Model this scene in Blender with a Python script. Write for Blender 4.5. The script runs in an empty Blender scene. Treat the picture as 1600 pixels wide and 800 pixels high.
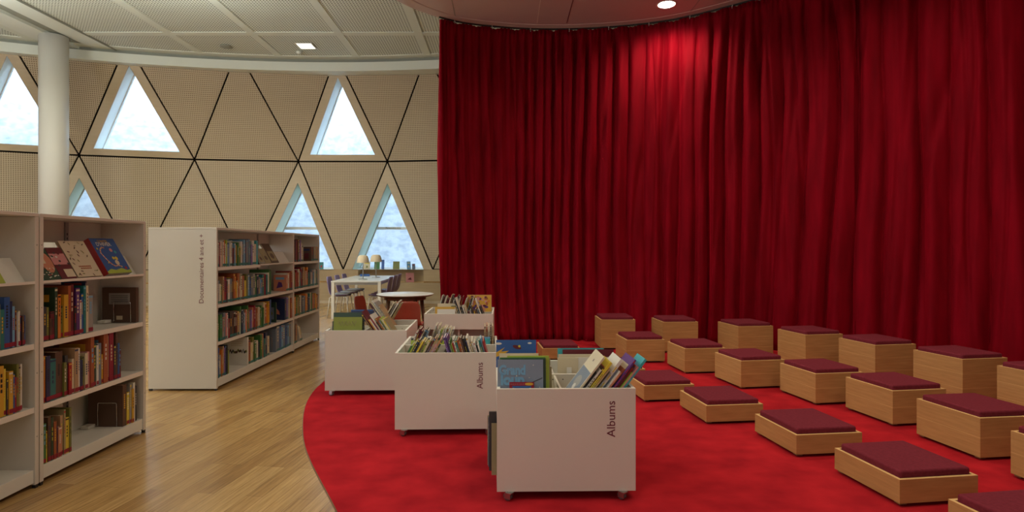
import bpy, bmesh, math, random
from mathutils import Vector, Matrix
R_ = math.radians
S = bpy.context.scene
C = S.collection

# ------------------------------------------------------------------ camera
cam = bpy.data.objects.new('camera', bpy.data.cameras.new('camera'))
C.objects.link(cam)
cam.location = (0, 0, 1.4)
cam.rotation_euler = (R_(90), 0, 0)
cam.data.sensor_width = 36
cam.data.lens = 20.25
cam.data.shift_x = 0.0075
cam.data.shift_y = -0.0075
cam.data.clip_end = 200
S.camera = cam
S.view_settings.view_transform = 'Standard'
S.view_settings.look = 'None'
S.view_settings.gamma = 1
S.view_settings.use_curve_mapping = False
S.view_settings.exposure = 0.0

# ------------------------------------------------------------------ daylight outside
W = bpy.data.worlds.new('daylight'); S.world = W; W.use_nodes = True
bg = W.node_tree.nodes['Background']
bg.inputs['Color'].default_value = (0.62, 0.80, 1.0, 1)
bg.inputs['Strength'].default_value = 9.5

# ------------------------------------------------------------------ lamps of the room, with added fill lights
def area(name, loc, size, power, col, rot=(0, 0, 0), spread=180, shape='DISK', size_y=None):
    l = bpy.data.lights.new(name, 'AREA'); l.shape = shape; l.size = size
    if size_y: l.size_y = size_y
    l.energy = power; l.color = col; l.spread = R_(spread)
    o = bpy.data.objects.new(name, l); o.location = loc; o.rotation_euler = rot; C.objects.link(o)
    return o
WARM = (1.0, 0.86, 0.66)
NEUT = (1.0, 0.96, 0.82)
for i, (x, y, p) in enumerate([(-6.2, 9.6, 74), (-2.9, 9.9, 50), (-6.3, 5.6, 38), (-6.3, 2.2, 38), (-3.2, 2.0, 40), (-9.2, 7.5, 58), (-3.4, 5.6, 32), (-2.9, -1.5, 30), (-8.0, -1.5, 30)]):
    area('ceiling_lamp_light', (x, y, 5.8), 0.55, p, NEUT)  # bodiless fill lights added out of view to light the left side
for i, (x, y, p) in enumerate([(3.6, 5.6, 24), (1.1, 5.4, 20), (4.5, 3.4, 22), (2.2, 3.3, 20), (0.2, 2.3, 17), (3.2, 1.2, 24), (1.0, 7.0, 5)]):
    area('downlight_light', (x, y, 4.84), 0.22, p, WARM, spread=150)
# unseen upward fill lights, added to brighten the perforated ceiling
for (x, y, p) in [(-5.6, 8.4, 190), (-9.5, 8.6, 140), (-6.0, 4.0, 110), (-2.6, 7.6, 0), (-6.0, 0.0, 60)]:
    if p: area('uplighter_light', (x, y, 5.05), 0.6, p, (0.94, 1.0, 0.93), (R_(180), 0, 0))
# unseen fill panels added behind the camera and at the left wall
area('rear_window_daylight', (-3.5, -3.6, 2.6), 6.0, 60, (0.86, 0.93, 1.0), (R_(90), 0, 0), 180, 'RECTANGLE', 3.0)
area('side_window_daylight', (-14.2, 3.5, 2.8), 7.0, 380, (0.86, 0.90, 1.0), (0, R_(-90), 0), 180, 'RECTANGLE', 3.0)

# ------------------------------------------------------------------ materials
def mat(name, col, rough=0.5, spec=0.5, metal=0.0, emit=0, sheen=0, coat=0):
    m = bpy.data.materials.new(name); m.use_nodes = True
    b = m.node_tree.nodes['Principled BSDF']
    b.inputs['Base Color'].default_value = (*col, 1)
    b.inputs['Roughness'].default_value = rough
    b.inputs['Specular IOR Level'].default_value = spec
    b.inputs['Metallic'].default_value = metal
    if emit:
        b.inputs['Emission Color'].default_value = (*col, 1)
        b.inputs['Emission Strength'].default_value = emit
    if sheen: b.inputs['Sheen Weight'].default_value = sheen
    if coat: b.inputs['Coat Weight'].default_value = coat
    return m
def nodes(m): return m.node_tree.nodes, m.node_tree.links, m.node_tree.nodes['Principled BSDF']
def add_noise(m, c1, c2, scale=4, stretch=(1, 1, 1), lo=.3, hi=.7, detail=5, bump=0, coord='Object'):
    n, l, b = nodes(m)
    tc = n.new('ShaderNodeTexCoord'); mp = n.new('ShaderNodeMapping'); mp.inputs['Scale'].default_value = stretch
    no = n.new('ShaderNodeTexNoise'); no.inputs['Scale'].default_value = scale; no.inputs['Detail'].default_value = detail
    cr = n.new('ShaderNodeValToRGB'); cr.color_ramp.elements[0].position = lo; cr.color_ramp.elements[1].position = hi
    cr.color_ramp.elements[0].color = (*c1, 1); cr.color_ramp.elements[1].color = (*c2, 1)
    l.new(tc.outputs[coord], mp.inputs[0]); l.new(mp.outputs[0], no.inputs['Vector'])
    l.new(no.outputs['Fac'], cr.inputs[0]); l.new(cr.outputs[0], b.inputs['Base Color'])
    if bump:
        bp = n.new('ShaderNodeBump'); bp.inputs['Strength'].default_value = bump; bp.inputs['Distance'].default_value = .01
        l.new(no.outputs['Fac'], bp.inputs['Height']); l.new(bp.outputs[0], b.inputs['Normal'])
    return m

M = {}
M['white'] = mat('white_laminate', (0.66, 0.615, 0.54), 0.38)
M['white_edge'] = mat('white_edge_band', (0.78, 0.74, 0.66), 0.4)
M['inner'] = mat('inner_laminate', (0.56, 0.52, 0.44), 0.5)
M['lacquer'] = mat('white_lacquer', (0.74, 0.74, 0.72), 0.3)
M['shelfmetal'] = mat('shelf_paint', (0.72, 0.71, 0.64), 0.35)
M['black'] = mat('black_plastic', (0.012, 0.012, 0.012), 0.5)
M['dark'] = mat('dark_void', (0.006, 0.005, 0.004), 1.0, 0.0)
M['rubber'] = mat('grey_rubber', (0.12, 0.12, 0.12), 0.5)
M['chrome'] = mat('chrome_wire', (0.62, 0.62, 0.60), 0.22, metal=1)
M['alu'] = mat('brushed_aluminium', (0.42, 0.42, 0.41), 0.35, metal=1)
M['column'] = mat('column_paint', (0.60, 0.57, 0.52), 0.5)
M['ceil'] = mat('ceiling_paint', (0.70, 0.73, 0.645), 0.75)
M['cornice'] = mat('cornice_paint', (0.74, 0.77, 0.70), 0.6)
M['groove'] = mat('groove_paint', (0.30, 0.31, 0.26), 0.8)  # plain grey; in the ceiling gaps it carries their shade as colour
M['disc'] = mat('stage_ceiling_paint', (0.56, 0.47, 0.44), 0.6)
M['reveal'] = mat('reveal_paint', (0.80, 0.84, 0.80), 0.5)
M['reveal_green'] = mat('reveal_pale_green', (0.66, 0.76, 0.62), 0.5)
M['letter'] = mat('maroon_lettering', (0.14, 0.012, 0.03), 0.5)
M['cushion'] = add_noise(mat('burgundy_wool', (0.13, 0.016, 0.03), 0.9, 0.1), (0.135, 0.016, 0.026), (0.165, 0.021, 0.034), 60, lo=.35, hi=.65)
M['glow'] = mat('lamp_glow', (1.0, 0.93, 0.82), emit=14)
M['glow_soft'] = mat('panel_glow', (0.95, 1.0, 0.88), emit=2.2)
M['shade'] = mat('lamp_shade_fabric', (0.80, 0.66, 0.46), 0.8)
M['red_shell'] = mat('red_shell_plastic', (0.30, 0.045, 0.022), 0.4)
M['purple_shell'] = mat('purple_shell_plastic', (0.30, 0.22, 0.44), 0.35)
M['grey_shell'] = mat('grey_shell_plastic', (0.42, 0.46, 0.48), 0.35)
M['pages'] = mat('page_block', (0.62, 0.55, 0.42), 0.8)

def wood(name, c1, c2, stretch, scale=3, rough=.45, coord='Object'):
    m = mat(name, c1, rough, .4)
    return add_noise(m, c1, c2, scale, stretch, .25, .75, 8, coord=coord)
M['oak'] = wood('oak_veneer', (0.38, 0.19, 0.064), (0.51, 0.28, 0.105), (2.0, 2.0, 26), 2.2)
M['oakedge'] = mat('oak_edge', (0.66, 0.42, 0.17), 0.45)
M['plinthwood'] = mat('dark_oak_plinth', (0.17, 0.09, 0.04), 0.6)
M['tablewood'] = wood('walnut_leg', (0.13, 0.06, 0.03), (0.2, 0.095, 0.045), (8, 8, 1), 4)
M['basewood'] = wood('wall_veneer', (0.40, 0.29, 0.165), (0.46, 0.345, 0.20), (1, 1, 12), 2)
M['frameply'] = wood('window_frame_veneer', (0.50, 0.40, 0.27), (0.55, 0.44, 0.305), (1, 1, 10), 2)

# perforated veneer of the wall panels (uv in metres)
def holes(name, base1, base2, hole, pitch, rad, stretch=(1, 1), rough=.6, shear=0):
    m = mat(name, base1, rough, .3); n, l, b = nodes(m)
    uv = n.new('ShaderNodeUVMap'); sep = n.new('ShaderNodeSeparateXYZ'); l.new(uv.outputs[0], sep.inputs[0])
    def mth(op, a, bb=None):
        q = n.new('ShaderNodeMath'); q.operation = op
        for k, v in enumerate((a, bb)):
            if v is None: continue
            if isinstance(v, (int, float)): q.inputs[k].default_value = v
            else: l.new(v, q.inputs[k])
        return q.outputs[0]
    def cell(s, p):
        f = mth('FRACT', mth('DIVIDE', s, p)); return mth('MULTIPLY', mth('SUBTRACT', f, .5), p)
    u, v = sep.outputs[0], sep.outputs[1]
    du = cell(u, pitch * stretch[0]); dv = cell(v, pitch * stretch[1])
    d = mth('SQRT', mth('ADD', mth('MULTIPLY', du, du), mth('MULTIPLY', dv, dv)))
    fac = mth('LESS_THAN', d, rad)
    no = n.new('ShaderNodeTexNoise'); no.inputs['Scale'].default_value = 2.0; no.inputs['Detail'].default_value = 6
    mp = n.new('ShaderNodeMapping'); mp.inputs['Scale'].default_value = (1, 9, 1)
    l.new(uv.outputs[0], mp.inputs[0]); l.new(mp.outputs[0], no.inputs['Vector'])
    mx = n.new('ShaderNodeMix'); mx.data_type = 'RGBA'; mx.inputs[6].default_value = (*base1, 1); mx.inputs[7].default_value = (*base2, 1)
    l.new(no.outputs['Fac'], mx.inputs[0])
    m2 = n.new('ShaderNodeMix'); m2.data_type = 'RGBA'; l.new(fac, m2.inputs[0]); l.new(mx.outputs[2], m2.inputs[6]); m2.inputs[7].default_value = (*hole, 1)
    l.new(m2.outputs[2], b.inputs['Base Color'])
    return m
M['perf'] = holes('perforated_veneer', (0.48, 0.38, 0.262), (0.56, 0.45, 0.315), (0.22, 0.16, 0.10), 0.044, 0.0135)
M['ceilperf'] = holes('perforated_ceiling_board', (0.69, 0.72, 0.635), (0.71, 0.74, 0.655), (0.10, 0.10, 0.08), 0.058, 0.0165, (1.0, 1.2), .8)

# planked floor
def floor_mat():
    m = mat('oak_parquet', (0.4, 0.25, 0.1), 0.26, .5); n, l, b = nodes(m)
    tc = n.new('ShaderNodeTexCoord'); mp = n.new('ShaderNodeMapping'); mp.inputs['Rotation'].default_value = (0, 0, R_(-82))
    l.new(tc.outputs['Object'], mp.inputs[0])
    br = n.new('ShaderNodeTexBrick'); br.inputs['Scale'].default_value = 1.0
    br.inputs['Brick Width'].default_value = 1.15; br.inputs['Row Height'].default_value = 0.10
    br.inputs['Mortar Size'].default_value = 0.0012; br.inputs['Mortar Smooth'].default_value = .3; br.inputs['Bias'].default_value = 0
    br.offset = .37; br.offset_frequency = 3; br.squash = 1
    br.inputs['Color1'].default_value = (0, 0, 0, 1); br.inputs['Color2'].default_value = (1, 1, 1, 1); br.inputs['Mortar'].default_value = (.2, .2, .2, 1)
    l.new(mp.outputs[0], br.inputs['Vector'])
    cr = n.new('ShaderNodeValToRGB'); e = cr.color_ramp.elements
    e[0].position = 0; e[0].color = (0.335, 0.19, 0.066, 1); e[1].position = 1; e[1].color = (0.47, 0.29, 0.112, 1)
    k = e.new(.5); k.color = (0.42, 0.25, 0.092, 1)
    l.new(br.outputs['Color'], cr.inputs[0])
    no = n.new('ShaderNodeTexNoise'); no.inputs['Scale'].default_value = 3; no.inputs['Detail'].default_value = 8; no.inputs['Roughness'].default_value = .6
    mp2 = n.new('ShaderNodeMapping'); mp2.inputs['Scale'].default_value = (1.2, 22, 1); l.new(mp.outputs[0], mp2.inputs[0]); l.new(mp2.outputs[0], no.inputs['Vector'])
    mx = n.new('ShaderNodeMix'); mx.data_type = 'RGBA'; mx.blend_type = 'MULTIPLY'; mx.inputs[0].default_value = .75
    c2 = n.new('ShaderNodeValToRGB'); c2.color_ramp.elements[0].position = .3; c2.color_ramp.elements[0].color = (.52, .48, .42, 1); c2.color_ramp.elements[1].position = .62; c2.color_ramp.elements[1].color = (1.15, 1.15, 1.12, 1)
    l.new(no.outputs['Fac'], c2.inputs[0]); l.new(cr.outputs[0], mx.inputs[6]); l.new(c2.outputs[0], mx.inputs[7])
    m3 = n.new('ShaderNodeMix'); m3.data_type = 'RGBA'; l.new(br.outputs['Fac'], m3.inputs[0]); l.new(mx.outputs[2], m3.inputs[6]); m3.inputs[7].default_value = (.14, .08, .03, 1)
    l.new(m3.outputs[2], b.inputs['Base Color'])
    return m
M['floor'] = floor_mat()
M['carpet'] = add_noise(mat('red_carpet', (0.4, 0.02, 0.02), 0.95, 0.03), (0.285, 0.010, 0.016), (0.46, 0.017, 0.024), 4.2, (1, 1.25, 1), lo=.30, hi=.74, detail=14, bump=.5)
def velvet():
    m = mat('red_velvet', (0.20, 0.002, 0.008), 0.75, 0.06, sheen=0.42); n, l, b = nodes(m)
    b.inputs['Sheen Roughness'].default_value = .28
    b.inputs['Sheen Tint'].default_value = (0.9, 0.01, 0.04, 1)
    add_noise(m, (0.14, 0.0005, 0.005), (0.23, 0.001, 0.009), 3, (3, 3, .4), .3, .7, 6)
    return m
M['velvet'] = velvet()
M['stone'] = add_noise(mat('rough_stone_render', (0.6, 0.6, 0.6), 0.9), (0.60, 0.65, 0.71), (0.88, 0.90, 0.92), 5.0, (1, 1, 1.6), .32, .58, 14, bump=1.0)
def glass():
    m = bpy.data.materials.new('window_glass'); m.use_nodes = True; n, l = m.node_tree.nodes, m.node_tree.links
    n.clear(); o = n.new('ShaderNodeOutputMaterial'); t = n.new('ShaderNodeBsdfTransparent'); t.inputs[0].default_value = (.93, .97, 1, 1)
    g = n.new('ShaderNodeBsdfGlossy'); g.inputs['Roughness'].default_value = .05; x = n.new('ShaderNodeMixShader'); x.inputs[0].default_value = .07
    l.new(t.outputs[0], x.inputs[1]); l.new(g.outputs[0], x.inputs[2]); l.new(x.outputs[0], o.inputs[0]); return m
M['glass'] = glass()

# ------------------------------------------------------------------ mesh helpers
class MB:
    def __init__(s): s.v = []; s.f = []; s.mi = []; s.uv = {}; s.mats = []; s.smooth = set()
    def slot(s, m):
        m = M[m] if isinstance(m, str) else m
        if m not in s.mats: s.mats.append(m)
        return s.mats.index(m)
    def face(s, idx, k=0, uv=None):
        if uv is not None: s.uv[len(s.f)] = uv
        s.f.append(idx); s.mi.append(k)
    def add(s, vs, fs, m, T=None, smooth=False):
        k = s.slot(m); b = len(s.v)
        for v in vs:
            v = Vector(v); s.v.append(T @ v if T else v)
        for f in fs:
            if smooth: s.smooth.add(len(s.f))
            s.face([b + i for i in f], k)
        return s
    def box(s, x0, x1, y0, y1, z0, z1, m, T=None):
        vs = [(x0, y0, z0), (x1, y0, z0), (x1, y1, z0), (x0, y1, z0), (x0, y0, z1), (x1, y0, z1), (x1, y1, z1), (x0, y1, z1)]
        return s.add(vs, [(3, 2, 1, 0), (4, 5, 6, 7), (0, 1, 5, 4), (1, 2, 6, 5), (2, 3, 7, 6), (3, 0, 4, 7)], m, T)
    def prism(s, pts, z0, z1, m, T=None):      # pts ccw in xy, extruded in z
        n = len(pts); vs = [(p[0], p[1], z0) for p in pts] + [(p[0], p[1], z1) for p in pts]
        return s.add(vs, [tuple(range(n))[::-1], tuple(range(n, 2 * n))] + [(i, (i + 1) % n, n + (i + 1) % n, n + i) for i in range(n)], m, T)
    def lathe(s, prof, m, n=24, T=None, closed=False):
        vs = []; fs = []
        for r, z in prof:
            for i in range(n):
                a = 2 * math.pi * i / n; vs.append((r * math.cos(a), r * math.sin(a), z))
        for j in range(len(prof) - 1):
            for i in range(n):
                fs.append((j * n + i, j * n + (i + 1) % n, (j + 1) * n + (i + 1) % n, (j + 1) * n + i))
        if prof[0][0] > 0: fs.append(tuple(range(n))[::-1])
        if prof[-1][0] > 0: fs.append(tuple((len(prof) - 1) * n + i for i in range(n)))
        return s.add(vs, fs, m, T, smooth=True)
    def tube(s, pts, r, m, n=8, T=None, r2=None):
        pts = [Vector(p) for p in pts]; vs = []; fs = []; N = len(pts)
        for j, p in enumerate(pts):
            d = (pts[min(j + 1, N - 1)] - pts[max(j - 1, 0)]).normalized()
            a = d.cross(Vector((0, 0, 1)));
            if a.length < 1e-3: a = d.cross(Vector((0, 1, 0)))
            a.normalize(); b = d.cross(a)
            rr = r if r2 is None else r + (r2 - r) * j / (N - 1)
            for i in range(n):
                t = 2 * math.pi * i / n; vs.append(p + a * rr * math.cos(t) + b * rr * math.sin(t))
        for j in range(N - 1):
            for i in range(n): fs.append((j * n + i, (j + 1) * n + i, (j + 1) * n + (i + 1) % n, j * n + (i + 1) % n))
        fs.append(tuple(range(n))); fs.append(tuple((N - 1) * n + i for i in range(n))[::-1])
        return s.add(vs, fs, m, T, smooth=True)
    def mesh(s, name):
        me = bpy.data.meshes.new(name); me.from_pydata([tuple(v) for v in s.v], [], s.f)
        for m in s.mats: me.materials.append(m)
        me.polygons.foreach_set('material_index', s.mi)
        me.polygons.foreach_set('use_smooth', [i in s.smooth for i in range(len(s.f))])
        if s.uv:
            ul = me.uv_layers.new(name='UVMap')
            for fi, uv in s.uv.items():
                for k, li in enumerate(me.polygons[fi].loop_indices): ul.data[li].uv = uv[k]
        me.update(); return me
    def build(s, name, parent=None, bevel=0, label=None, loc=None):
        o = bpy.data.objects.new(name, s.mesh(name)); C.objects.link(o)
        if parent: o.parent = parent
        if loc: o.location = loc
        if bevel:
            b = o.modifiers.new('bevel', 'BEVEL'); b.width = bevel; b.segments = 2; b.limit_method = 'ANGLE'
        if label: o['label'] = label
        return o
def thing(name, label, cat, loc=(0, 0, 0), rz=0, group=None):
    o = bpy.data.objects.new(name, None); o.empty_display_size = .1; C.objects.link(o)
    o.location = loc; o.rotation_euler = (0, 0, rz); return tag(o, label, cat, group)
def tag(o, label, cat, group=None):
    o['label'] = label; o['category'] = cat
    if group: o['group'] = group
    return o
def struct(o): o['kind'] = 'structure'; return o
def text_mesh(name, body, length, m, parent, T, depth=.0012, bold=0, shear=0, ky=1.0):
    cu = bpy.data.curves.new(name, 'FONT'); cu.body = body; cu.size = 1; cu.extrude = 0; cu.offset = bold; cu.shear = shear; cu.resolution_u = 3
    t = bpy.data.objects.new('tmp_text', cu); C.objects.link(t)
    dg = bpy.context.evaluated_depsgraph_get(); me = bpy.data.meshes.new_from_object(t.evaluated_get(dg))
    bpy.data.objects.remove(t)
    xs = [v.co.x for v in me.vertices]; w = max(xs) - min(xs); k = length / w; x0 = min(xs)
    for v in me.vertices: v.co = T @ Vector(((v.co.x - x0) * k, v.co.y * k * ky, depth))
    me.materials.clear(); me.materials.append(M[m] if isinstance(m, str) else m)
    o = bpy.data.objects.new(name, me); C.objects.link(o); o.parent = parent
    return o
def copy_tree(o, parent=None):
    c = o.copy(); C.objects.link(c)
    if parent: c.parent = parent
    for ch in [x for x in o.children]: copy_tree(ch, c)
    return c
def catmull(P, n=12, closed=True):
    out = []; L = len(P)
    for i in range(L if closed else L - 1):
        g = (lambda k: P[k % L]) if closed else (lambda k: P[max(0, min(L - 1, k))])
        a, b, c, d = map(Vector, (g(i - 1), g(i), g(i + 1), g(i + 2)))
        for j in range(n):
            t = j / n; out.append(.5 * ((2 * b) + (c - a) * t + (2 * a - 5 * b + 4 * c - d) * t * t + (3 * b - a - 3 * c + d) * t ** 3))
    if not closed: out.append(Vector(P[-1]))
    return out
def offset_loop(P, d):      # outward for ccw-or-cw loops alike (uses the centroid)
    cx = sum(p.x for p in P) / len(P); cy = sum(p.y for p in P) / len(P); out = []
    for i, p in enumerate(P):
        t = (P[(i + 1) % len(P)] - P[i - 1]).normalized(); nn = Vector((t.y, -t.x))
        if nn.dot(p - Vector((cx, cy))) < 0: nn = -nn
        out.append(p + nn * d)
    return out

# ------------------------------------------------------------------ STRUCTURE
OVAL = catmull([(-.89, 3.06), (-1.50, 4.3), (-1.87, 5.7), (-1.80, 7.2), (-1.47, 8.12), (-.98, 8.68), (-.45, 8.97), (.43, 9.15), (1.32, 9.13), (2.16, 8.95), (2.76, 8.67),
                (3.37, 8.19), (3.95, 7.65), (4.6, 6.98), (5.25, 6.2), (5.75, 5.3), (6.0, 4.2), (5.85, 2.9), (5.1, 1.5), (3.9, .5), (2.4, .15), (1.0, .6), (-.1, 1.6)], 10)
o = struct(MB().box(-16, 9, -5, 15.6, -.12, 0, 'floor').build('floor'))
# walls that close the room where the photo does not look
struct(MB().box(-15.2, -15, -5, 15.5, 0, 7, 'column').build('wall_left'))
struct(MB().box(8.8, 9, -5, 15.5, 0, 7, 'column').build('wall_right'))
struct(MB().box(-15, 9, -4.2, -4, 0, 7, 'column').build('wall_rear'))
lid = [(-15.2, -5), (9, -5), (9, 11.0)] + [(-4.1 + 18.1 * math.sin(R_(a)), -3.28 + 18.1 * math.cos(R_(a))) for a in range(41, -36, -4)] + [(-15.2, 11.4)]
struct(MB().prism(lid, 6.75, 6.85, 'dark').build('ceiling'))  # near-black, so the shade above the oval gap sits in its colour

struct(MB().box(-15, -14.0, 11.3, 11.5, 0, 7, 'column').build('wall_left'))
struct(MB().box(7.6, 9, 10.0, 10.2, 0, 7, 'column').build('wall_right'))
# curved window wall
CX, CY, RAD = -4.1, -3.28, 18.0
J1 = [-34.6, -26.91, -19.5, -11.6, -3.67, 3.56, 11.08, 18.8, 26.5, 34.0, 41.5]
J0 = [(J1[i] + J1[i + 1]) / 2 for i in range(len(J1) - 1)]
ZL = [0.863, 3.614, 6.15]
def lean(a):
    K = [(-24, .82), (-15.5, .81), (-7.6, .78), (0, .62), (8, .58), (20, .60)]
    if a <= K[0][0]: return K[0][1]
    for (p, q), (r, t) in zip(K, K[1:]):
        if a <= r: return q + (t - q) * (a - p) / (r - p)
    return K[-1][1]
def wp(ang, z, out=0.0):          # a point on the wall; out > 0 is behind the wall face
    r = RAD - (lean(ang) * max(0, z - ZL[1]) / (ZL[2] - ZL[1])) + out
    return Vector((CX + r * math.sin(R_(ang)), CY + r * math.cos(R_(ang)), z))
wall_b = MB()
wall_root = None
tris = []
for i, a in enumerate(J0):        # row 0: down triangles (joint nodes i, i+1 -> foot node i) ; row 1: up triangles
    tris.append(('down0', i, [wp(J1[i], ZL[1]), wp(J0[i], ZL[0]), wp(J1[i + 1], ZL[1])]))
    tris.append(('up1', i, [wp(J1[i], ZL[1]), wp(J1[i + 1], ZL[1]), wp(J0[i], ZL[2])]))
for i in range(1, len(J1) - 1):
    tris.append(('up0', i, [wp(J0[i - 1], ZL[0]), wp(J0[i], ZL[0]), wp(J1[i], ZL[1])]))
    tris.append(('down1', i, [wp(J0[i - 1], ZL[2]), wp(J1[i], ZL[1]), wp(J0[i], ZL[2])]))
def inset(tri, d):
    # tri: three 3d points ; returns inset triangle by distance(s) d per edge (edge k = k->k+1)
    a, b, c = tri; n = (b - a).cross(c - a).normalized(); d = d if isinstance(d, (list, tuple)) else [d] * 3
    lines = []
    for k in range(3):
        p, q = tri[k], tri[(k + 1) % 3]; t = (q - p).normalized(); inn = n.cross(t)
        lines.append((p + inn * d[k], t))
    out = []
    for k in range(3):      # vertex k = line k-1 with line k
        p, t = lines[k - 1]; q, u = lines[k]
        w = q - p; den = t.cross(u); s = w.cross(u).dot(den) / den.length_squared
        out.append(p + t * s)
    return out, n
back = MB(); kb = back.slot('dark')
windows = []; panels = []
WIN1 = {1, 2, 4}          # row-1 windows by J0 index
WIN0 = {2, 4, 5}          # row-0 windows by J1 index
for kind, i, tri in tris:
    is_win = (kind == 'up1' and i in WIN1) or (kind == 'up0' and i in WIN0)
    full, n = inset(tri, 0.0)
    room = Vector((CX, CY, full[0].z)) - full[0]
    if n.dot(room) < 0: tri = [tri[0], tri[2], tri[1]]; full, n = inset(tri, 0.0)
    if is_win: windows.append((kind, i, tri, n))
    else:
        panels.append((tri, n))
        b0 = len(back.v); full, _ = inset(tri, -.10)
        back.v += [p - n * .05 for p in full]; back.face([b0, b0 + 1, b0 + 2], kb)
def ring(mb, A, B, m):            # quads between two equal loops
    k = mb.slot(m); b = len(mb.v); n = len(A); mb.v += list(A) + list(B)
    for j in range(n): mb.face([b + j, b + (j + 1) % n, b + n + (j + 1) % n, b + n + j], k)
openings = []
for kind, i, tri, n in windows:
    z = [p.z for p in tri]
    # edge widths: sloping edges .27, horizontal edge .13 (upper) / flush with the ledge (lower)
    ds = []
    for k in range(3):
        p, q = tri[k], tri[(k + 1) % 3]
        horiz = abs(p.z - q.z) < .05
        ds.append((.17 if kind == 'up1' else 0.0) if horiz else .215)
    op, _ = inset(tri, ds)
    openings.append(op)
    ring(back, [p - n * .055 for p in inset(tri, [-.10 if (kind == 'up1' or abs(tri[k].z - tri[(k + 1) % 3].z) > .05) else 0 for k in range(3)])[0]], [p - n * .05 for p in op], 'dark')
# the plain base wall under the ledge (with the recess under one window)
base_k = back.slot('basewood')
wall_root = struct(back.build('wall_back'))
def uvp(p, tri0):
    ang = math.atan2(p.x - CX, p.y - CY); return (ang * RAD, p.z)
for tri, n in panels:
    q, _ = inset(tri, .019); mb = MB(); k = mb.slot('perf'); ke = mb.slot('frameply')
    f = [p + n * .004 for p in q]; b_ = [p - n * .035 for p in q]
    mb.v += f + b_
    # pane of perforated veneer with a plain rim
    mb.face([0, 1, 2], k, [uvp(p, 0) for p in f])
    for j in range(3): mb.face([j, 3 + j, 3 + (j + 1) % 3, (j + 1) % 3], ke)
    mb.build('wall_panel', wall_root)
wi = 0
for (kind, i, tri, n), op in zip(windows, openings):
    wi += 1
    root = bpy.data.objects.new('window_%d' % wi, None); C.objects.link(root); struct(root)
    q, _ = inset(tri, [.019 if abs(tri[k].z - tri[(k + 1) % 3].z) > .05 or kind == 'up1' else 0.0 for k in range(3)])
    mb = MB(); ring(mb, [p + n * .006 for p in q], [p + n * .006 for p in op], 'frameply')
    ring(mb, [p + n * .006 for p in op], [p - n * .03 for p in op], 'frameply')
    ring(mb, [p - n * .04 for p in q], [p + n * .006 for p in q], 'frameply')
    mb.build('window_frame', root)
    D = .46 if kind == 'up1' else .62
    dvec = Vector((n.x, n.y, 0)).normalized()
    outer = [p - dvec * D for p in op]
    mb = MB(); ring(mb, [p - n * .03 for p in op], outer, 'reveal' if kind == 'up1' else 'reveal_green')
    mb.build('window_reveal', root)
    # slim metal glazing frame and the pane
    gi, _ = inset(outer, .03)
    mb = MB(); ring(mb, [p + dvec * .03 for p in outer], [p + dvec * .03 for p in gi], 'lacquer'); ring(mb, [p + dvec * .03 for p in gi], [p - dvec * .03 for p in gi], 'lacquer')
    if kind == 'up0':             # transom
        zt = 1.93; lo = [p for p in gi if p.z < 1.5]; hi = max(gi, key=lambda p: p.z)
        l_, r_ = sorted(lo, key=lambda p: p.x); t = (zt - l_.z) / (hi.z - l_.z)
        A = l_.lerp(hi, t); B = r_.lerp(hi, t); u = (B - A).normalized()
        T = Matrix((u.to_4d(), dvec.to_4d(), Vector((0, 0, 1, 0)), (0, 0, 0, 1))).transposed(); T.translation = A
        T[3][0] = T[3][1] = T[3][2] = 0; T[3][3] = 1
        for r in range(3): T[r][3] = A[r]
        mb.box(0, (B - A).length, -.03, .05, -.035, .035, 'lacquer', T)
    mb.build('glazing_bar', root)
    mb = MB(); b = [p for p in gi]; mb.v += [p + dvec * .004 for p in b] + [p - dvec * .004 for p in b]; k = mb.slot('glass')
    mb.face([0, 1, 2], k); mb.face([5, 4, 3], k)
    for j in range(3): mb.face([j, 3 + j, 3 + (j + 1) % 3, (j + 1) % 3], k)
    mb.build('pane', root)

# base wall below the ledge: veneer boards, ledge, low trim, with the book recess
def arc_strip(mb, a0, a1, z0, z1, m, out=0., out2=None, n=None, uvs=False):
    n = n or max(2, int(abs(a1 - a0) / 1.2)); k = mb.slot(m); out2 = out if out2 is None else out2
    for j in range(n):
        u, v = a0 + (a1 - a0) * j / n, a0 + (a1 - a0) * (j + 1) / n; b = len(mb.v)
        def P(a, z, o_): r = RAD + o_; return Vector((CX + r * math.sin(R_(a)), CY + r * math.cos(R_(a)), z))
        mb.v += [P(u, z0, out), P(v, z0, out), P(v, z1, out2), P(u, z1, out2)]; mb.face([b, b + 1, b + 2, b + 3], k)
RC = [(1.15, 6.55)]               # recess (angles)
mb = MB()
def plain(a0, a1):
    arc_strip(mb, a0, a1, 0.56, ZL[0], 'basewood'); arc_strip(mb, a0, a1, 0.0, 0.53, 'basewood', .03)
    arc_strip(mb, a0, a1, .53, .56, 'oakedge', .03, 0)
plain(-34, RC[0][0]); plain(RC[0][1], 41)
a0, a1 = RC[0]
arc_strip(mb, a0, a1, 0.0, 0.53, 'basewood', .03); arc_strip(mb, a0, a1, .49, ZL[0] - .012, 'basewood', .30); arc_strip(mb, a0, a1, .53, .535, 'oakedge', .03, .30)
arc_strip(mb, a0, a1, ZL[0] - .012, ZL[0], 'frameply', 0)
for a in (a0, a1):
    k = mb.slot('reveal'); b = len(mb.v)
    for r, z in ((RAD, .53), (RAD + .3, .53), (RAD + .3, .86), (RAD, .86)): mb.v.append(Vector((CX + r * math.sin(R_(a)), CY + r * math.cos(R_(a)), z)))
    mb.face([b, b + 1, b + 2, b + 3], k)
arc_strip(mb, -34, 41, 0.0, .07, 'frameply', -.015)
mb.build('base_panel', wall_root)
mb = MB()                        # window sill running behind the ledge under the lower windows
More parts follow.
